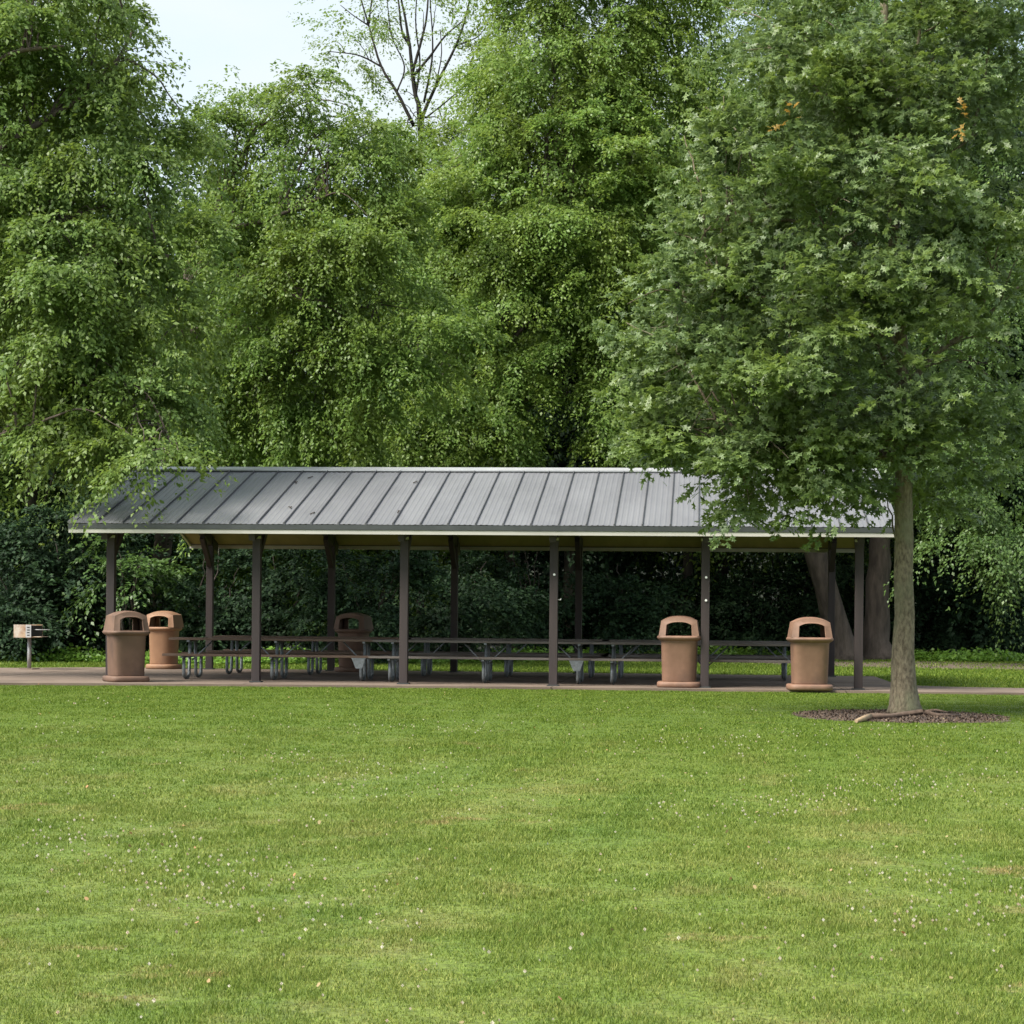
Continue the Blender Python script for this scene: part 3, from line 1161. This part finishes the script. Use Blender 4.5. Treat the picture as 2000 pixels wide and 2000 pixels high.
def tree(name, base, label, cat, lobes, limbs, bark, leafmat, leaf, group=None, seed=1, subs=True, nsub=3, sr=.9, **kw):
    """limbs: [(points, r0, r1, flare)], the first one is the trunk"""
    rs_ = np.random.default_rng(seed)
    t = tag(empty(name, base), label, cat, group)
    loc = np.array(t.location)
    trunk = MB()
    polys = []
    for k, (pts, r0, r1, fl) in enumerate(limbs):
        pp = path_pts(pts, n=18 if k == 0 else 12, wob=r0 * .05, seed=seed * 31 + k)
        polys.append((pp, r0, r1))
        trunk.tube(pp - loc, taper(len(pp), r0, r1, fl), 14 if r0 > .12 else 7, 0, True, .10, seed + k)
    V = crown(lobes, leaf, rs_, **kw)
    # side branches: from the nearest point of a limb to each lobe's middle and out to its rim
    if subs:
        br = trunk
        allp = np.concatenate([p for p, _, _ in polys])
        for li, lb in enumerate(lobes):
            c = P(*lb[:3])
            sc_ = lb[2] / F
            rx, rz = lb[3] * sc_, lb[4] * sc_
            for q in range(nsub):
                end = c + np.array([rs_.uniform(-.8, .8) * rx, rs_.uniform(-.6, .6) * rx, rs_.uniform(-.5, .7) * rz])
                dd = np.linalg.norm((allp - end) * np.array([1, 1, .8]) + np.array([0, 0, .5]), axis=1)
                s0 = allp[rs_.choice(np.argsort(dd)[:9])]
                if np.linalg.norm(s0 - end) > 3.2 * max(rx, rz) + 1.0:
                    continue
                mid = (s0 + end) / 2 + np.array([0, 0, .18 * np.linalg.norm(end - s0)])
                pp = path_pts([s0, mid, end], n=8, wob=.012, seed=int(rs_.integers(9999)))
                ln = np.linalg.norm(end - s0)
                br.tube(pp - loc, taper(len(pp), min(.014 + .009 * ln, .05) * sr, .006), 5, 0, False)
    trunk.build('trunk', bark, t)
    crown_mesh('crown', V, leafmat, t)
    return t, V


NLEAF = 0

# ---- the oak in front of the shelter's right end
oakb = (OAK[0], OAK[1], float(lawn_z(OAK[0], OAK[1])))
OZ = float(np.dot(np.array(oakb) - np.array([0, 0, CAMZ]), FWD))
print('oak at', oakb, 'depth', OZ)
oak_l = [(1750, 60, OZ, 250, 170), (1900, 40, OZ + .8, 210, 190), (1560, 130, OZ, 150, 130, 1.0), (1480, 60, OZ + .5, 120, 110, 1.0, .7),
         (1650, 260, OZ - .5, 220, 130), (1900, 260, OZ, 200, 150), (1460, 300, OZ, 130, 90, 1.0), (1560, 420, OZ - .6, 210, 100),
         (1420, 430, OZ, 120, 80, .9), (1800, 440, OZ - 1.0, 200, 120), (1960, 470, OZ, 150, 150), (1330, 590, OZ, 140, 60, .8), (1500, 560, OZ - .6, 190, 100),
         (1660, 600, OZ - 1.1, 200, 110), (1380, 700, OZ - .2, 150, 90, 1.0), (1560, 720, OZ - .9, 200, 110), (1860, 640, OZ - .4, 190, 130), (1700, 780, OZ - .8, 150, 100, 1.1, .75),
         (1330, 840, OZ, 110, 70, .9), (1450, 860, OZ - .5, 150, 80, 1.0), (1590, 860, OZ - .7, 140, 75, 1.1), (1890, 800, OZ + .2, 160, 100), (1400, 920, OZ - .3, 80, 40, .6), (1310, 760, OZ, 110, 70, .9), (1290, 660, OZ + .2, 100, 60, .9), (1380, 500, OZ, 110, 80, .9), (1390, 370, OZ + .3, 90, 70, .9, .8), (1400, 240, OZ + .4, 80, 70, .9, .7),
         (1790, 880, OZ - .5, 75, 45, .6), (1720, 850, OZ - .7, 60, 50, .6), (1800, 960, OZ + .6, 60, 40, .6), (1540, 905, OZ - 1.1, 110, 40, .6, 1.0), (1640, 890, OZ - .8, 75, 40, .6, 1.0), (1270, 860, OZ, 80, 50, .8, .9),
         (1490, 945, OZ - .5, 80, 45, .6), (1600, 935, OZ - .6, 90, 45, .7), (1450, 985, OZ - .5, 22, 22, .3), (1540, 985, OZ - .5, 35, 25, .3, .8),
         (1690, 950, OZ + .5, 45, 35, .4, 1.2), (1660, 985, OZ + .3, 35, 28, .3, 1.2), (1620, 1000, OZ - .5, 25, 28, .3, .9), (1860, 900, OZ + .3, 100, 50, 1.0, .8)]
oz = OZ
oak_limbs = [([np.array(oakb) - np.array([0, 0, .05]), (1764, 1340, oz), (1766, 1200, oz), (1764, 1050, oz), (1766, 900, oz), (1764, 760, oz), (1752, 600, oz), (1745, 430, oz), (1735, 260, oz), (1728, 60, oz), (1722, -120, oz)], .172, .045, .75),
             ([(1762, 800, oz), (1735, 720, oz - .1), (1705, 660, oz - .2), (1640, 600, oz - .3)], .06, .02, 0),
             ([(1766, 760, oz), (1830, 690, oz), (1900, 640, oz + .1), (1990, 560, oz)], .055, .02, 0),
             ([(1764, 880, oz), (1680, 800, oz - .2), (1560, 740, oz - .5), (1420, 720, oz - .3)], .055, .018, 0),
             ([(1764, 900, oz), (1640, 880, oz - .3), (1540, 880, oz - .4), (1400, 880, oz - .3)], .04, .014, 0),
             ([(1750, 560, oz), (1660, 470, oz - .2), (1540, 430, oz - .2), (1420, 440, oz)], .05, .016, 0),
             ([(1744, 420, oz), (1820, 330, oz), (1910, 260, oz)], .045, .016, 0),
             ([(1740, 330, oz), (1650, 240, oz), (1560, 130, oz)], .045, .016, 0),
             ([(1735, 300, oz), (1770, 220, oz), (1790, 120, oz), (1800, 0, oz)], .05, .02, 0),
             ([(1758, 670, oz), (1600, 600, oz - .4), (1480, 580, oz - .3), (1330, 590, oz)], .045, .014, 0)]
tree('oak_tree', oakb, 'young oak with smooth straight trunk standing in the mulch bed before the shelter', 'tree', oak_l, oak_limbs,
     M['bark_oak'], M['oak'], .155, seed=3, dens=30, nl=15, L0=.42, droop=.3, nbough=1.5, arch=.25, oak=True, hang=.25, width=.45, rough_n=.70, free=.35, nsub=3, sr=.7)
oak_ob = [o for o in COL.objects if o.name == 'oak_tree'][0]
rs = np.random.default_rng(77)
for i, (px_, py_) in enumerate([(1543, 236), (1893, 232)]):
    c = P(px_, py_, OZ - 1.9)
    V = spray_leaves(np.repeat(c[None], 2, 0), rs.normal(size=(2, 3)), np.array([.25, .25]), 7, .12, rs, .3, .4, True, .2)
    o = crown_mesh('leaf_cluster', V, M['oak_orange'], oak_ob)
    o['label'] = 'orange withered oak leaves'

# ---- left tree whose limbs reach in from outside the frame
ELMG = 'big elms round the shelter'
bz = 38.5
lb_ = P(-240, 1320, bz)
lb_[2] = -.04
left_l = [(60, 60, bz + 1, 190, 120), (190, 50, bz + 1.5, 80, 90), (120, 190, bz + .5, 200, 110), (265, 170, bz + 1, 75, 110, 1.2), (60, 330, bz, 160, 110), (230, 320, bz + .6, 150, 110),
          (350, 270, bz + 1.2, 60, 70, .8, .8), (120, 450, bz - .5, 180, 90), (280, 440, bz, 110, 90, 1.2), (30, 560, bz - 1.2, 120, 110), (170, 600, bz - .7, 170, 110), (310, 600, bz, 120, 100, 1.1, .8),
          (60, 720, bz - 1.2, 160, 100), (220, 730, bz - 1, 130, 90), (30, 800, bz - 1.2, 110, 75), (150, 800, bz - 1.3, 130, 70), (280, 790, bz - 1.2, 85, 70), (110, 850, bz - 1, 80, 30, .8, .8),
          (225, 860, bz - 1.9, 55, 35, .7), (295, 860, bz - 2.4, 45, 40, .6), (325, 885, bz - 2.6, 28, 25, .35), (265, 915, bz - 2.5, 30, 25, .35), (-60, 100, bz, 160, 160), (-60, 400, bz, 160, 160), (-70, 660, bz, 160, 150),
          (90, -60, bz, 150, 110)]
left_limbs = [([lb_ - np.array([0, 0, .05]), (-235, 1100, bz), (-225, 800, bz), (-215, 500, bz), (-200, 200, bz), (-190, -60, bz)], .42, .16, .5),
              ([(-225, 650, bz), (-100, 560, bz - .2), (0, 490, bz - .3), (60, 455, bz - .3), (120, 430, bz - .2), (210, 400, bz)], .15, .03, 0),
              ([(-225, 800, bz), (-90, 660, bz - .4), (30, 585, bz - .5), (130, 545, bz - .5), (260, 505, bz - .4), (330, 500, bz - .3)], .15, .03, 0),
              ([(-200, 300, bz), (-80, 190, bz), (10, 112, bz - .5), (70, 95, bz - .8), (125, 90, bz - .9)], .10, .02, 0),
              ([(-225, 980, bz), (-100, 910, bz - 1), (0, 850, bz - 1.6), (80, 825, bz - 1.9)], .08, .018, 0),
              ([(-210, 420, bz), (-60, 330, bz), (60, 250, bz + .3), (200, 160, bz + .6), (260, 60, bz + .9)], .10, .03, 0),
              ([(-90, 690, bz - .4), (60, 720, bz - .8), (180, 760, bz - 1), (300, 820, bz - 1.4), (340, 880, bz - 1.8)], .06, .015, 0)]
tree('elm_tree', lb_, 'large drooping elm whose boughs reach in from the left edge over the roof corner', 'tree', left_l, left_limbs,
     M['bark'], M['elm_cool'], .098, ELMG, seed=5, dens=26, nl=40, L0=.80, droop=.95, hang=.8, width=.26, nbough=.8, arch=.5, free=.38, rough_n=.5)

# ---- second elm behind the shelter's left half
b2z = 49.0
sb = P(300, 1280, b2z + 9)
sb[2] = -.04
e2_l = [(430, 240, b2z, 60, 60, 1.2), (690, 250, b2z, 70, 45, 1.2, .8), (600, 190, b2z, 90, 45, 1.2, .8), (490, 200, b2z, 70, 50, 1.0, .7), (470, 290, b2z, 110, 80), (610, 280, b2z - .5, 130, 80), (730, 290, b2z, 70, 60, 1.2, .8), (540, 390, b2z - 1.2, 150, 90), (700, 400, b2z - .8, 110, 100),
        (440, 420, b2z, 100, 90), (620, 500, b2z - 1.6, 150, 90), (740, 530, b2z - 1, 90, 110), (480, 540, b2z - 1, 130, 80), (560, 650, b2z - 1, 140, 80), (700, 660, b2z - 1.5, 130, 90), (420, 660, b2z, 130, 90),
        (800, 700, b2z - 1.6, 90, 90), (500, 770, b2z, 150, 90), (650, 790, b2z - .8, 120, 90), (850, 640, b2z - 1.5, 60, 70, 1, .8), (400, 800, b2z + .6, 130, 100), (560, 870, b2z + .5, 160, 60)]
e2_limbs = [([sb - np.array([0, 0, .05]), (310, 1150, b2z + 8), (330, 900, b2z + 5), (350, 700, b2z + 2), (370, 530, b2z), (440, 380, b2z), (500, 250, b2z)], .34, .05, .5),
            ([(365, 560, b2z), (400, 520, b2z - .3), (470, 540, b2z - .8), (540, 560, b2z - 1.5), (600, 590, b2z - 2.2)], .13, .03, 0),
            ([(400, 470, b2z), (440, 450, b2z - .5), (520, 430, b2z - 1), (640, 380, b2z - 1)], .12, .03, 0),
            ([(355, 650, b2z), (480, 640, b2z - .5), (620, 680, b2z - 1), (760, 720, b2z - 1.4)], .10, .03, 0)]
tree('elm_tree', sb, 'tall weeping elm behind the left half of the metal roof', 'tree', e2_l, e2_limbs,
     M['bark'], M['elm'], .098, ELMG, seed=8, dens=26, nl=40, L0=.88, droop=1.0, hang=.8, width=.26, nbough=.8, arch=.5, free=.38, rough_n=.5)

# ---- sparse tree against the sky
s3z = 62.0
b3 = P(822, 1283, s3z)
b3[2] = -.04
sp_l = [(700, 60, s3z, 75, 70, 2, .6), (665, 100, s3z, 45, 40, 1.5, .7), (760, 40, s3z, 60, 60, 2, .3), (850, 40, s3z, 70, 70, 2, .25), (920, 60, s3z, 60, 80, 2, .5), (950, 130, s3z, 60, 60, 2, .9), (890, 200, s3z, 70, 50, 1.5, .5),
        (740, 190, s3z, 50, 40, 1.5, .14), (800, 150, s3z, 50, 60, 1.5, .14), (830, 275, s3z - 1.5, 70, 50, 1.5, 3), (870, 310, s3z - 1, 80, 70, 1.5, 3), (780, 320, s3z - 1, 60, 60, 1.5, 3), (700, -40, s3z, 100, 60, 2, .25), (850, -60, s3z, 140, 60, 2, .3)]
sp_limbs = [([b3, (820, 900, s3z), (822, 500, s3z), (820, 240, s3z), (808, 170, s3z), (800, 90, s3z), (790, 30, s3z), (775, -40, s3z)], .13, .022, 0),
            ([(808, 245, s3z), (775, 180, s3z), (745, 130, s3z), (720, 50, s3z), (700, -20, s3z)], .06, .02, 0),
            ([(745, 130, s3z), (700, 108, s3z), (640, 100, s3z)], .035, .012, 0),
            ([(822, 235, s3z), (850, 170, s3z), (890, 90, s3z), (910, 30, s3z), (925, -40, s3z)], .06, .022, 0),
            ([(806, 150, s3z), (840, 110, s3z), (870, 70, s3z), (905, 40, s3z)], .05, .02, 0),
            ([(806, 140, s3z), (820, 90, s3z), (832, 40, s3z), (838, -30, s3z)], .05, .025, 0),
            ([(828, 200, s3z), (842, 130, s3z), (845, 80, s3z), (840, 0, s3z)], .04, .018, 0),
            ([(800, 90, s3z), (785, 60, s3z), (778, 0, s3z), (770, -40, s3z)], .045, .02, 0),
            ([(850, 170, s3z), (862, 110, s3z), (860, 60, s3z)], .025, .012, 0),
            ([(775, 180, s3z), (790, 130, s3z), (765, 70, s3z), (755, -10, s3z)], .03, .014, 0), ([(812, 190, s3z), (820, 120, s3z), (812, 50, s3z), (815, -30, s3z)], .035, .016, 0),
            ([(890, 90, s3z), (935, 70, s3z), (960, 30, s3z)], .025, .01, 0), ([(720, 50, s3z), (690, 30, s3z), (665, 10, s3z)], .025, .01, 0), ([(832, 230, s3z), (870, 200, s3z), (905, 170, s3z), (940, 140, s3z)], .03, .012, 0)]
tree('bare_topped_tree', b3, 'thin tree with forked dark limbs and sparse leaves against the sky', 'tree', sp_l, sp_limbs,
     M['bark_silhouette'], M['elm'], .10, seed=12, dens=15, nl=20, L0=.9, droop=.3, hang=.3, subs=True)

# ---- the big centre elm: its leaning trunk stands at the right behind the shelter
c4 = 53.0
b4 = G(1648, 1290)
D4 = float(np.dot(b4 - np.array([0, 0, CAMZ]), FWD))
cz = D4 - 3
e4_l = [(810, 430, cz, 80, 90), (800, 560, cz + .5, 80, 90), (830, 770, cz, 90, 80, 1.5), (1040, 40, cz, 110, 100), (1190, 40, cz, 130, 110), (1320, 50, cz + .5, 90, 100), (995, 150, cz, 70, 80, 2.5, .9), (1090, 160, cz - .6, 130, 90), (1240, 170, cz - .6, 130, 90), (950, 270, cz, 80, 70, 2.5),
        (1060, 290, cz - 1.2, 130, 90), (1200, 300, cz - 1.3, 130, 90), (1320, 290, cz, 90, 110), (870, 370, cz, 90, 80), (990, 410, cz - 1.4, 130, 90), (1130, 420, cz - 1.7, 130, 90), (1260, 430, cz - 1, 110, 90),
        (850, 490, cz - .5, 90, 90), (960, 540, cz - 1.6, 130, 80), (1090, 550, cz - 1.8, 120, 90), (1210, 570, cz - 1.5, 100, 100), (900, 640, cz - 1, 100, 80), (1000, 690, cz - 1.3, 100, 60, 1.4, .8), (1130, 650, cz - 1.8, 60, 80, 1, .8),
        (890, 780, cz - 1.4, 100, 70, 1.4), (990, 800, cz - 1.4, 75, 80, 1.3), (820, 850, cz - 1.2, 110, 60, 1.4), (940, 870, cz - 1.5, 80, 45, 1.2), (1180, 780, cz - 1.3, 70, 60, 1.3), (1250, 700, cz - 1, 110, 100), (1210, 860, cz - 1.5, 80, 50, 1.2),
        (1330, 820, cz - 1, 120, 90), (1100, -60, cz, 200, 90), (1300, -60, cz, 150, 90), (1420, 200, cz + 1, 70, 110, 1.5, .55), (1400, 400, cz + 1, 110, 120), (1400, 620, cz, 130, 130), (1010, 870, cz - 1, 45, 40, 1)]
e4_limbs = [([b4 - np.array([0, 0, .05]), (1640, 1250, D4), (1612, 1150, D4 - .2), (1580, 1040, D4 - .4), (1520, 900, D4 - .8), (1440, 760, D4 - 1.3), (1340, 610, D4 - 2), (1280, 490, D4 - 2.5), (1235, 360, D4 - 3), (1200, 200, D4 - 3), (1190, 40, D4 - 3)], .44, .09, .45),
            ([(1310, 550, D4 - 2.2), (1220, 450, D4 - 3.5), (1140, 400, D4 - 4), (1040, 330, D4 - 4)], .16, .04, 0),
            ([(1430, 740, D4 - 1.4), (1300, 700, D4 - 2.5), (1150, 640, D4 - 3.5), (990, 600, D4 - 4)], .18, .04, 0),
            ([(1500, 870, D4 - 1), (1320, 800, D4 - 3), (1150, 770, D4 - 3.5), (960, 790, D4 - 4)], .15, .04, 0),
            ([(1400, 690, D4 - 1.5), (1390, 560, D4 - 1), (1350, 300, D4 - 1), (1320, 60, D4 - 1)], .2, .05, 0)]
tree('elm_tree', b4, 'broad light green elm with a leaning trunk behind the right half of the roof', 'tree', e4_l, e4_limbs,
     M['bark'], M['elm_bright'], .105, ELMG, seed=21, dens=28, nl=38, L0=.92, droop=.9, hang=.75, width=.28, nbough=.7, arch=.45, free=.40, rough_n=.5)

# ---- the upright twin beside it, crown behind the oak
b5 = G(1716, 1289)
D5 = float(np.dot(b5 - np.array([0, 0, CAMZ]), FWD))
e5_l = [(1500, 80, D5, 110, 120, 3), (1640, 60, D5 + 1, 160, 140, 3), (1820, 60, D5, 160, 150, 3), (1980, 80, D5, 150, 150, 3), (1500, 300, D5 + 1, 120, 130, 3), (1660, 300, D5, 160, 150, 3), (1830, 320, D5, 160, 150, 3), (1990, 320, D5, 140, 160, 3),
        (1560, 520, D5, 140, 130, 3), (1730, 540, D5, 160, 130, 3), (1900, 560, D5 - 1, 160, 140, 3), (1560, 730, D5 + .5, 140, 120, 3), (1730, 760, D5, 160, 120, 3), (1900, 780, D5 - 2, 150, 120, 3), (1460, 860, D5, 120, 90, 3), (1620, 900, D5 + 1, 140, 70, 2),
        (1830, 900, D5 - 5, 110, 80, 2), (1930, 920, D5 - 6, 120, 80, 2), (1860, 1000, D5 - 6.5, 80, 50, 1.3), (1950, 1030, D5 - 7, 80, 50, 1.3, .8), (1900, 1060, D5 - 7, 50, 30, 1, .7), (1985, 1080, D5 - 7, 50, 30, 1, .7)]
e5_limbs = [([b5 - np.array([0, 0, .05]), (1712, 1230, D5), (1716, 1100, D5), (1725, 950, D5), (1740, 700, D5), (1750, 400, D5), (1755, 100, D5)], .47, .14, .5),
            ([(1730, 820, D5), (1640, 700, D5), (1540, 560, D5)], .2, .05, 0)]
tree('elm_tree', b5, 'thick upright elm trunk close behind the right end of the slab', 'tree', e5_l, e5_limbs,
     M['bark'], M['elm_far'], .11, ELMG, seed=33, dens=12, nl=40, L0=1.2, droop=1.0, hang=.7)

# ---- woodland trees behind, one by one
WG = 'woodland trees behind the lawn'
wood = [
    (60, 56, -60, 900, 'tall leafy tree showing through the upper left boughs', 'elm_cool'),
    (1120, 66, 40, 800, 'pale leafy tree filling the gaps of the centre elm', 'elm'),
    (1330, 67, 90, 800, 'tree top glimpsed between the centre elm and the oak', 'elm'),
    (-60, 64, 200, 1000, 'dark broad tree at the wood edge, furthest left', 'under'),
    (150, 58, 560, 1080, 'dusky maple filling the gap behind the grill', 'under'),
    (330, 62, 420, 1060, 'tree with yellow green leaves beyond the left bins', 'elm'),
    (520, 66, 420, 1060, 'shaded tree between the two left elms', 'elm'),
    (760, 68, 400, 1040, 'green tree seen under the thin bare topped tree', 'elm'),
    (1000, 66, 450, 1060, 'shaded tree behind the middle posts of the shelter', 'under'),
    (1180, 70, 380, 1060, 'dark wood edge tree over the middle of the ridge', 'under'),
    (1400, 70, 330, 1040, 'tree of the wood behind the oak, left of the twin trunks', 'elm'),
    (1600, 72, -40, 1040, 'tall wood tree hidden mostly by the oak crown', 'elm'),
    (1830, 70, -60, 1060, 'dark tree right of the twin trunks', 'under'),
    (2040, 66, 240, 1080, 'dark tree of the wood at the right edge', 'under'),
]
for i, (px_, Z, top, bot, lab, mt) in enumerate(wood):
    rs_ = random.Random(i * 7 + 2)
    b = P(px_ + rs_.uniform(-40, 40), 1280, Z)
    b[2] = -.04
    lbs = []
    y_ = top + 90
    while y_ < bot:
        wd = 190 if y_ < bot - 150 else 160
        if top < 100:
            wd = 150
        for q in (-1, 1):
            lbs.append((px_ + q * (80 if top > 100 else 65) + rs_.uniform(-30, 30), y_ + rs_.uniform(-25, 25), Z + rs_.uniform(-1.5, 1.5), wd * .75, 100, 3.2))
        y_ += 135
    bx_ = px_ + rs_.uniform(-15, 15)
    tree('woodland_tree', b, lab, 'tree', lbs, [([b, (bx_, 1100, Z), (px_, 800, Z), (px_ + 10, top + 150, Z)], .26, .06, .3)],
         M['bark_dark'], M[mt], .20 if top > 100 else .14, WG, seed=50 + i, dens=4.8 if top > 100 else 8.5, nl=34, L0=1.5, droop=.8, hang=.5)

# ---- bushes of the wood's edge
BG = 'bushes along the edge of the wood'
bush = [
    (40, 1150, 52, 150, 130, 'dark bush behind the grill', 'under', 1), (180, 1180, 53.5, 110, 100, 'low dark bush behind the front left bin', 'under', 1),
    (130, 1050, 53, 150, 80, 'tall blue green bush under the left end of the eave', 'under', 1),
    (250, 1095, 51.5, 70, 65, 'lighter green leafy bush seen through the left bay of the shelter', 'sapling', .5), (400, 1150, 53, 130, 120, 'green bush behind the second left post', 'under', .9),
    (330, 1230, 54.5, 100, 55, 'low bush right of the brighter tan bin', 'under', 1),
    (560, 1160, 53.5, 120, 120, 'dark bush between the second and third posts', 'under', 1), (730, 1120, 52, 110, 90, 'bush with lighter twigs behind the shaded bin', 'under', 1),
    (740, 1215, 54.5, 110, 70, 'low thicket left of the third front post', 'under', 1),
    (900, 1160, 56, 110, 120, 'dark bush behind the middle of the shelter', 'under', 1), (1040, 1130, 60, 110, 120, 'black green bush left of the fourth front post', 'under', 1),
    (1210, 1160, 60, 85, 90, 'leafy green bush right of the fourth front post', 'under', 1.1), (1350, 1170, 67, 120, 110, 'dim bush behind the bin with the hooked post', 'under', 1),
    (1470, 1180, 66, 100, 100, 'bush left of the leaning elm trunk', 'under', 1), (1830, 1170, 66, 110, 110, 'dark bush right of the oak trunk', 'under', 1),
    (1960, 1160, 65, 120, 120, 'dark bush at the right edge of the photo', 'under', 1), (1560, 1120, 68, 110, 150, 'tall dark bush behind the twin trunks', 'under', 1),
    (1700, 1150, 69, 110, 130, 'shadowed bush between the twin trunks and the oak', 'under', 1),
]
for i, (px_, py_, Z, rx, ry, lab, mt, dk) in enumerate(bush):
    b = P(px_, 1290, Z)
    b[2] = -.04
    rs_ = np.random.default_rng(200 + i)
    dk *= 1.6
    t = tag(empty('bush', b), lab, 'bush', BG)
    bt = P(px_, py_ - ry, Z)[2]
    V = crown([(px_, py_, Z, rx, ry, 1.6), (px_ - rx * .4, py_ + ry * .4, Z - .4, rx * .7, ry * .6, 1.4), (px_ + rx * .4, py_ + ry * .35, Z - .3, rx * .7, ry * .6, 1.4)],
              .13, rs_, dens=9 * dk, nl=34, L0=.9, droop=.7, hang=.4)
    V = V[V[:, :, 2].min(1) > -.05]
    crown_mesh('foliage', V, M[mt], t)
    mb = MB()
    for k in range(6):
        e = P(px_ + rs_.uniform(-.6, .6) * rx, py_ + rs_.uniform(-.7, .3) * ry, Z + rs_.uniform(-.8, .8))
        s0 = b + np.array([rs_.uniform(-.3, .3), rs_.uniform(-.3, .3), 0])
        pp = path_pts([s0, (s0 + e) / 2 + np.array([0, 0, .3]), e], n=8, wob=.05, seed=int(rs_.integers(999)))
        mb.tube(pp - np.array(t.location), taper(len(pp), .04, .012), 6, 0, False)
    mb.build('stem', M['bark_dark'], t)


# ---- far wood mass closing the view
rs = np.random.default_rng(99)
far = []
for px_ in range(-300, 2400, 150):
    for py_ in range(420 if px_ < 1400 else 250, 1280, 140):
        far.append((px_ + rs.uniform(-40, 40), py_ + rs.uniform(-30, 30), 86 + rs.uniform(-4, 4), 120, 95, 5))
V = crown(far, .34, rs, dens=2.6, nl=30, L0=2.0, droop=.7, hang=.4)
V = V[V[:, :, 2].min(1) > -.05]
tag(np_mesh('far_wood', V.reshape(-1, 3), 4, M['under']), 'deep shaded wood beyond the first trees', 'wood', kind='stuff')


# ---- weeds at the lawn's far edge
def weeds():
    n = 26000
    x = rs.uniform(-24, 12, n)
    edge = np.interp(x, [-24, -12, -6, -2, 2, 12], [47.5, 49, 52, 60, 64, 60]) + .5 * np.sin(x * .7) + .35 * np.sin(x * 2.1 + 1)
    y = edge + rs.exponential(.9, n)
    h = (.10 + .35 * rs.random(n)) * (.75 + .35 * np.sin(x * 1.7) * np.sin(x * .6 + 2)) * np.clip(.4 + (y - edge), .4, 1)
    z = lawn_z(x, y) + h * rs.random(n) ** .5
    p = np.stack([x, y, z], 1)
    ax = norm(rs.normal(0, 1, (n, 3)) * np.array([1, 1, .4]) + np.array([0, -.3, .15]))
    nr = norm(np.array([0, -.4, 1.0]) + rs.normal(0, .4, (n, 3)))
    nr = norm(nr - ax * (nr * ax).sum(1, keepdims=True))
    sd = np.cross(ax, nr)
    ls = rs.uniform(.06, .15, (n, 1))
    V = np.stack([p, p + ax * ls * .5 + sd * ls * .4, p + ax * ls, p + ax * ls * .5 - sd * ls * .4], 1)
    tag(np_mesh('weeds', V.reshape(-1, 3), 4, M['weed']), 'bright low weeds along the wood edge', 'weeds', kind='stuff')


weeds()

# ------------------------------------------------------------------ small things
# fallen branch on the mulch
def gl(px_, py_, h=.03):
    p = G(px_, py_)
    p[2] += h
    return p


pts = [gl(1672, 1413, .03), gl(1700, 1407, .06), gl(1740, 1406, .05), (gl(1800, 1400, .07)), gl(1830, 1403, .04), gl(1876, 1401, .03)]
br = tag(empty('fallen_branch', pts[2]), 'broken brown branch lying across the mulch at the foot of the oak', 'branch')
bl = np.array(br.location)
mb = MB()
mb.tube([p - bl for p in pts[1:]], [.035, .032, .036, .028, .014], 10, wob=.2)
mb.tube([pts[3] - bl, pts[3] - bl + np.array([.18, -.1, .03]), pts[3] - bl + np.array([.34, -.12, .0])], [.02, .015, .008], 8)
mb.build('limb', M['stick'], br)
mb = MB()
mb.tube([pts[1] - bl, (pts[0] + pts[1]) / 2 - bl, pts[0] - bl], [.034, .034, .022], 8, wob=.3)
mb.build('broken_end', M['wood_pale'], br)

# twig bits lying on the roof
TW = [(577, 943, 'dark twig high on the bright roof panels'), (606, 933, 'twig closest under the ridge, left half of the roof'),
      (566, 992, 'small round twig knot low on the roof panels'), (610, 1003, 'curled twig right beside a seam low on the roof'),
      (811, 942, 'short twig on the grey panels over the third front post'), (777, 1000, 'tiny twig lying just above the eave by the third front post')]
for i, (px_, py_, lab) in enumerate(TW):
    r_ = ray(px_, py_)
    t_ = 30.0
    while t_ < 45:
        p = np.array([0, 0, CAMZ]) + r_ * t_
        if p[2] <= zroof(p[1]) + .012:
            break
        t_ += .01
    mb = MB()
    rr_ = random.Random(i)
    a = rr_.uniform(.6, 2.4)
    d = Vector((math.cos(a) * .05, math.sin(a) * .09, math.sin(a) * .09 * slope))
    pv = Vector(p) + Vector((0, 0, .008))
    mb.tube([pv - d, pv + Vector((0.02, 0, .01)), pv + d], .009, 6)
    mb.tube([pv, pv + Vector((.03, .05, .02))], .007, 6)
    o = mb.build('fallen_twig', M['bark_dark'])
    tag(o, lab, 'twig', 'twigs fallen on the metal roof')

tot = sum(len(o.data.polygons) for o in SC.objects if o.type == 'MESH')
print('polygons', tot)
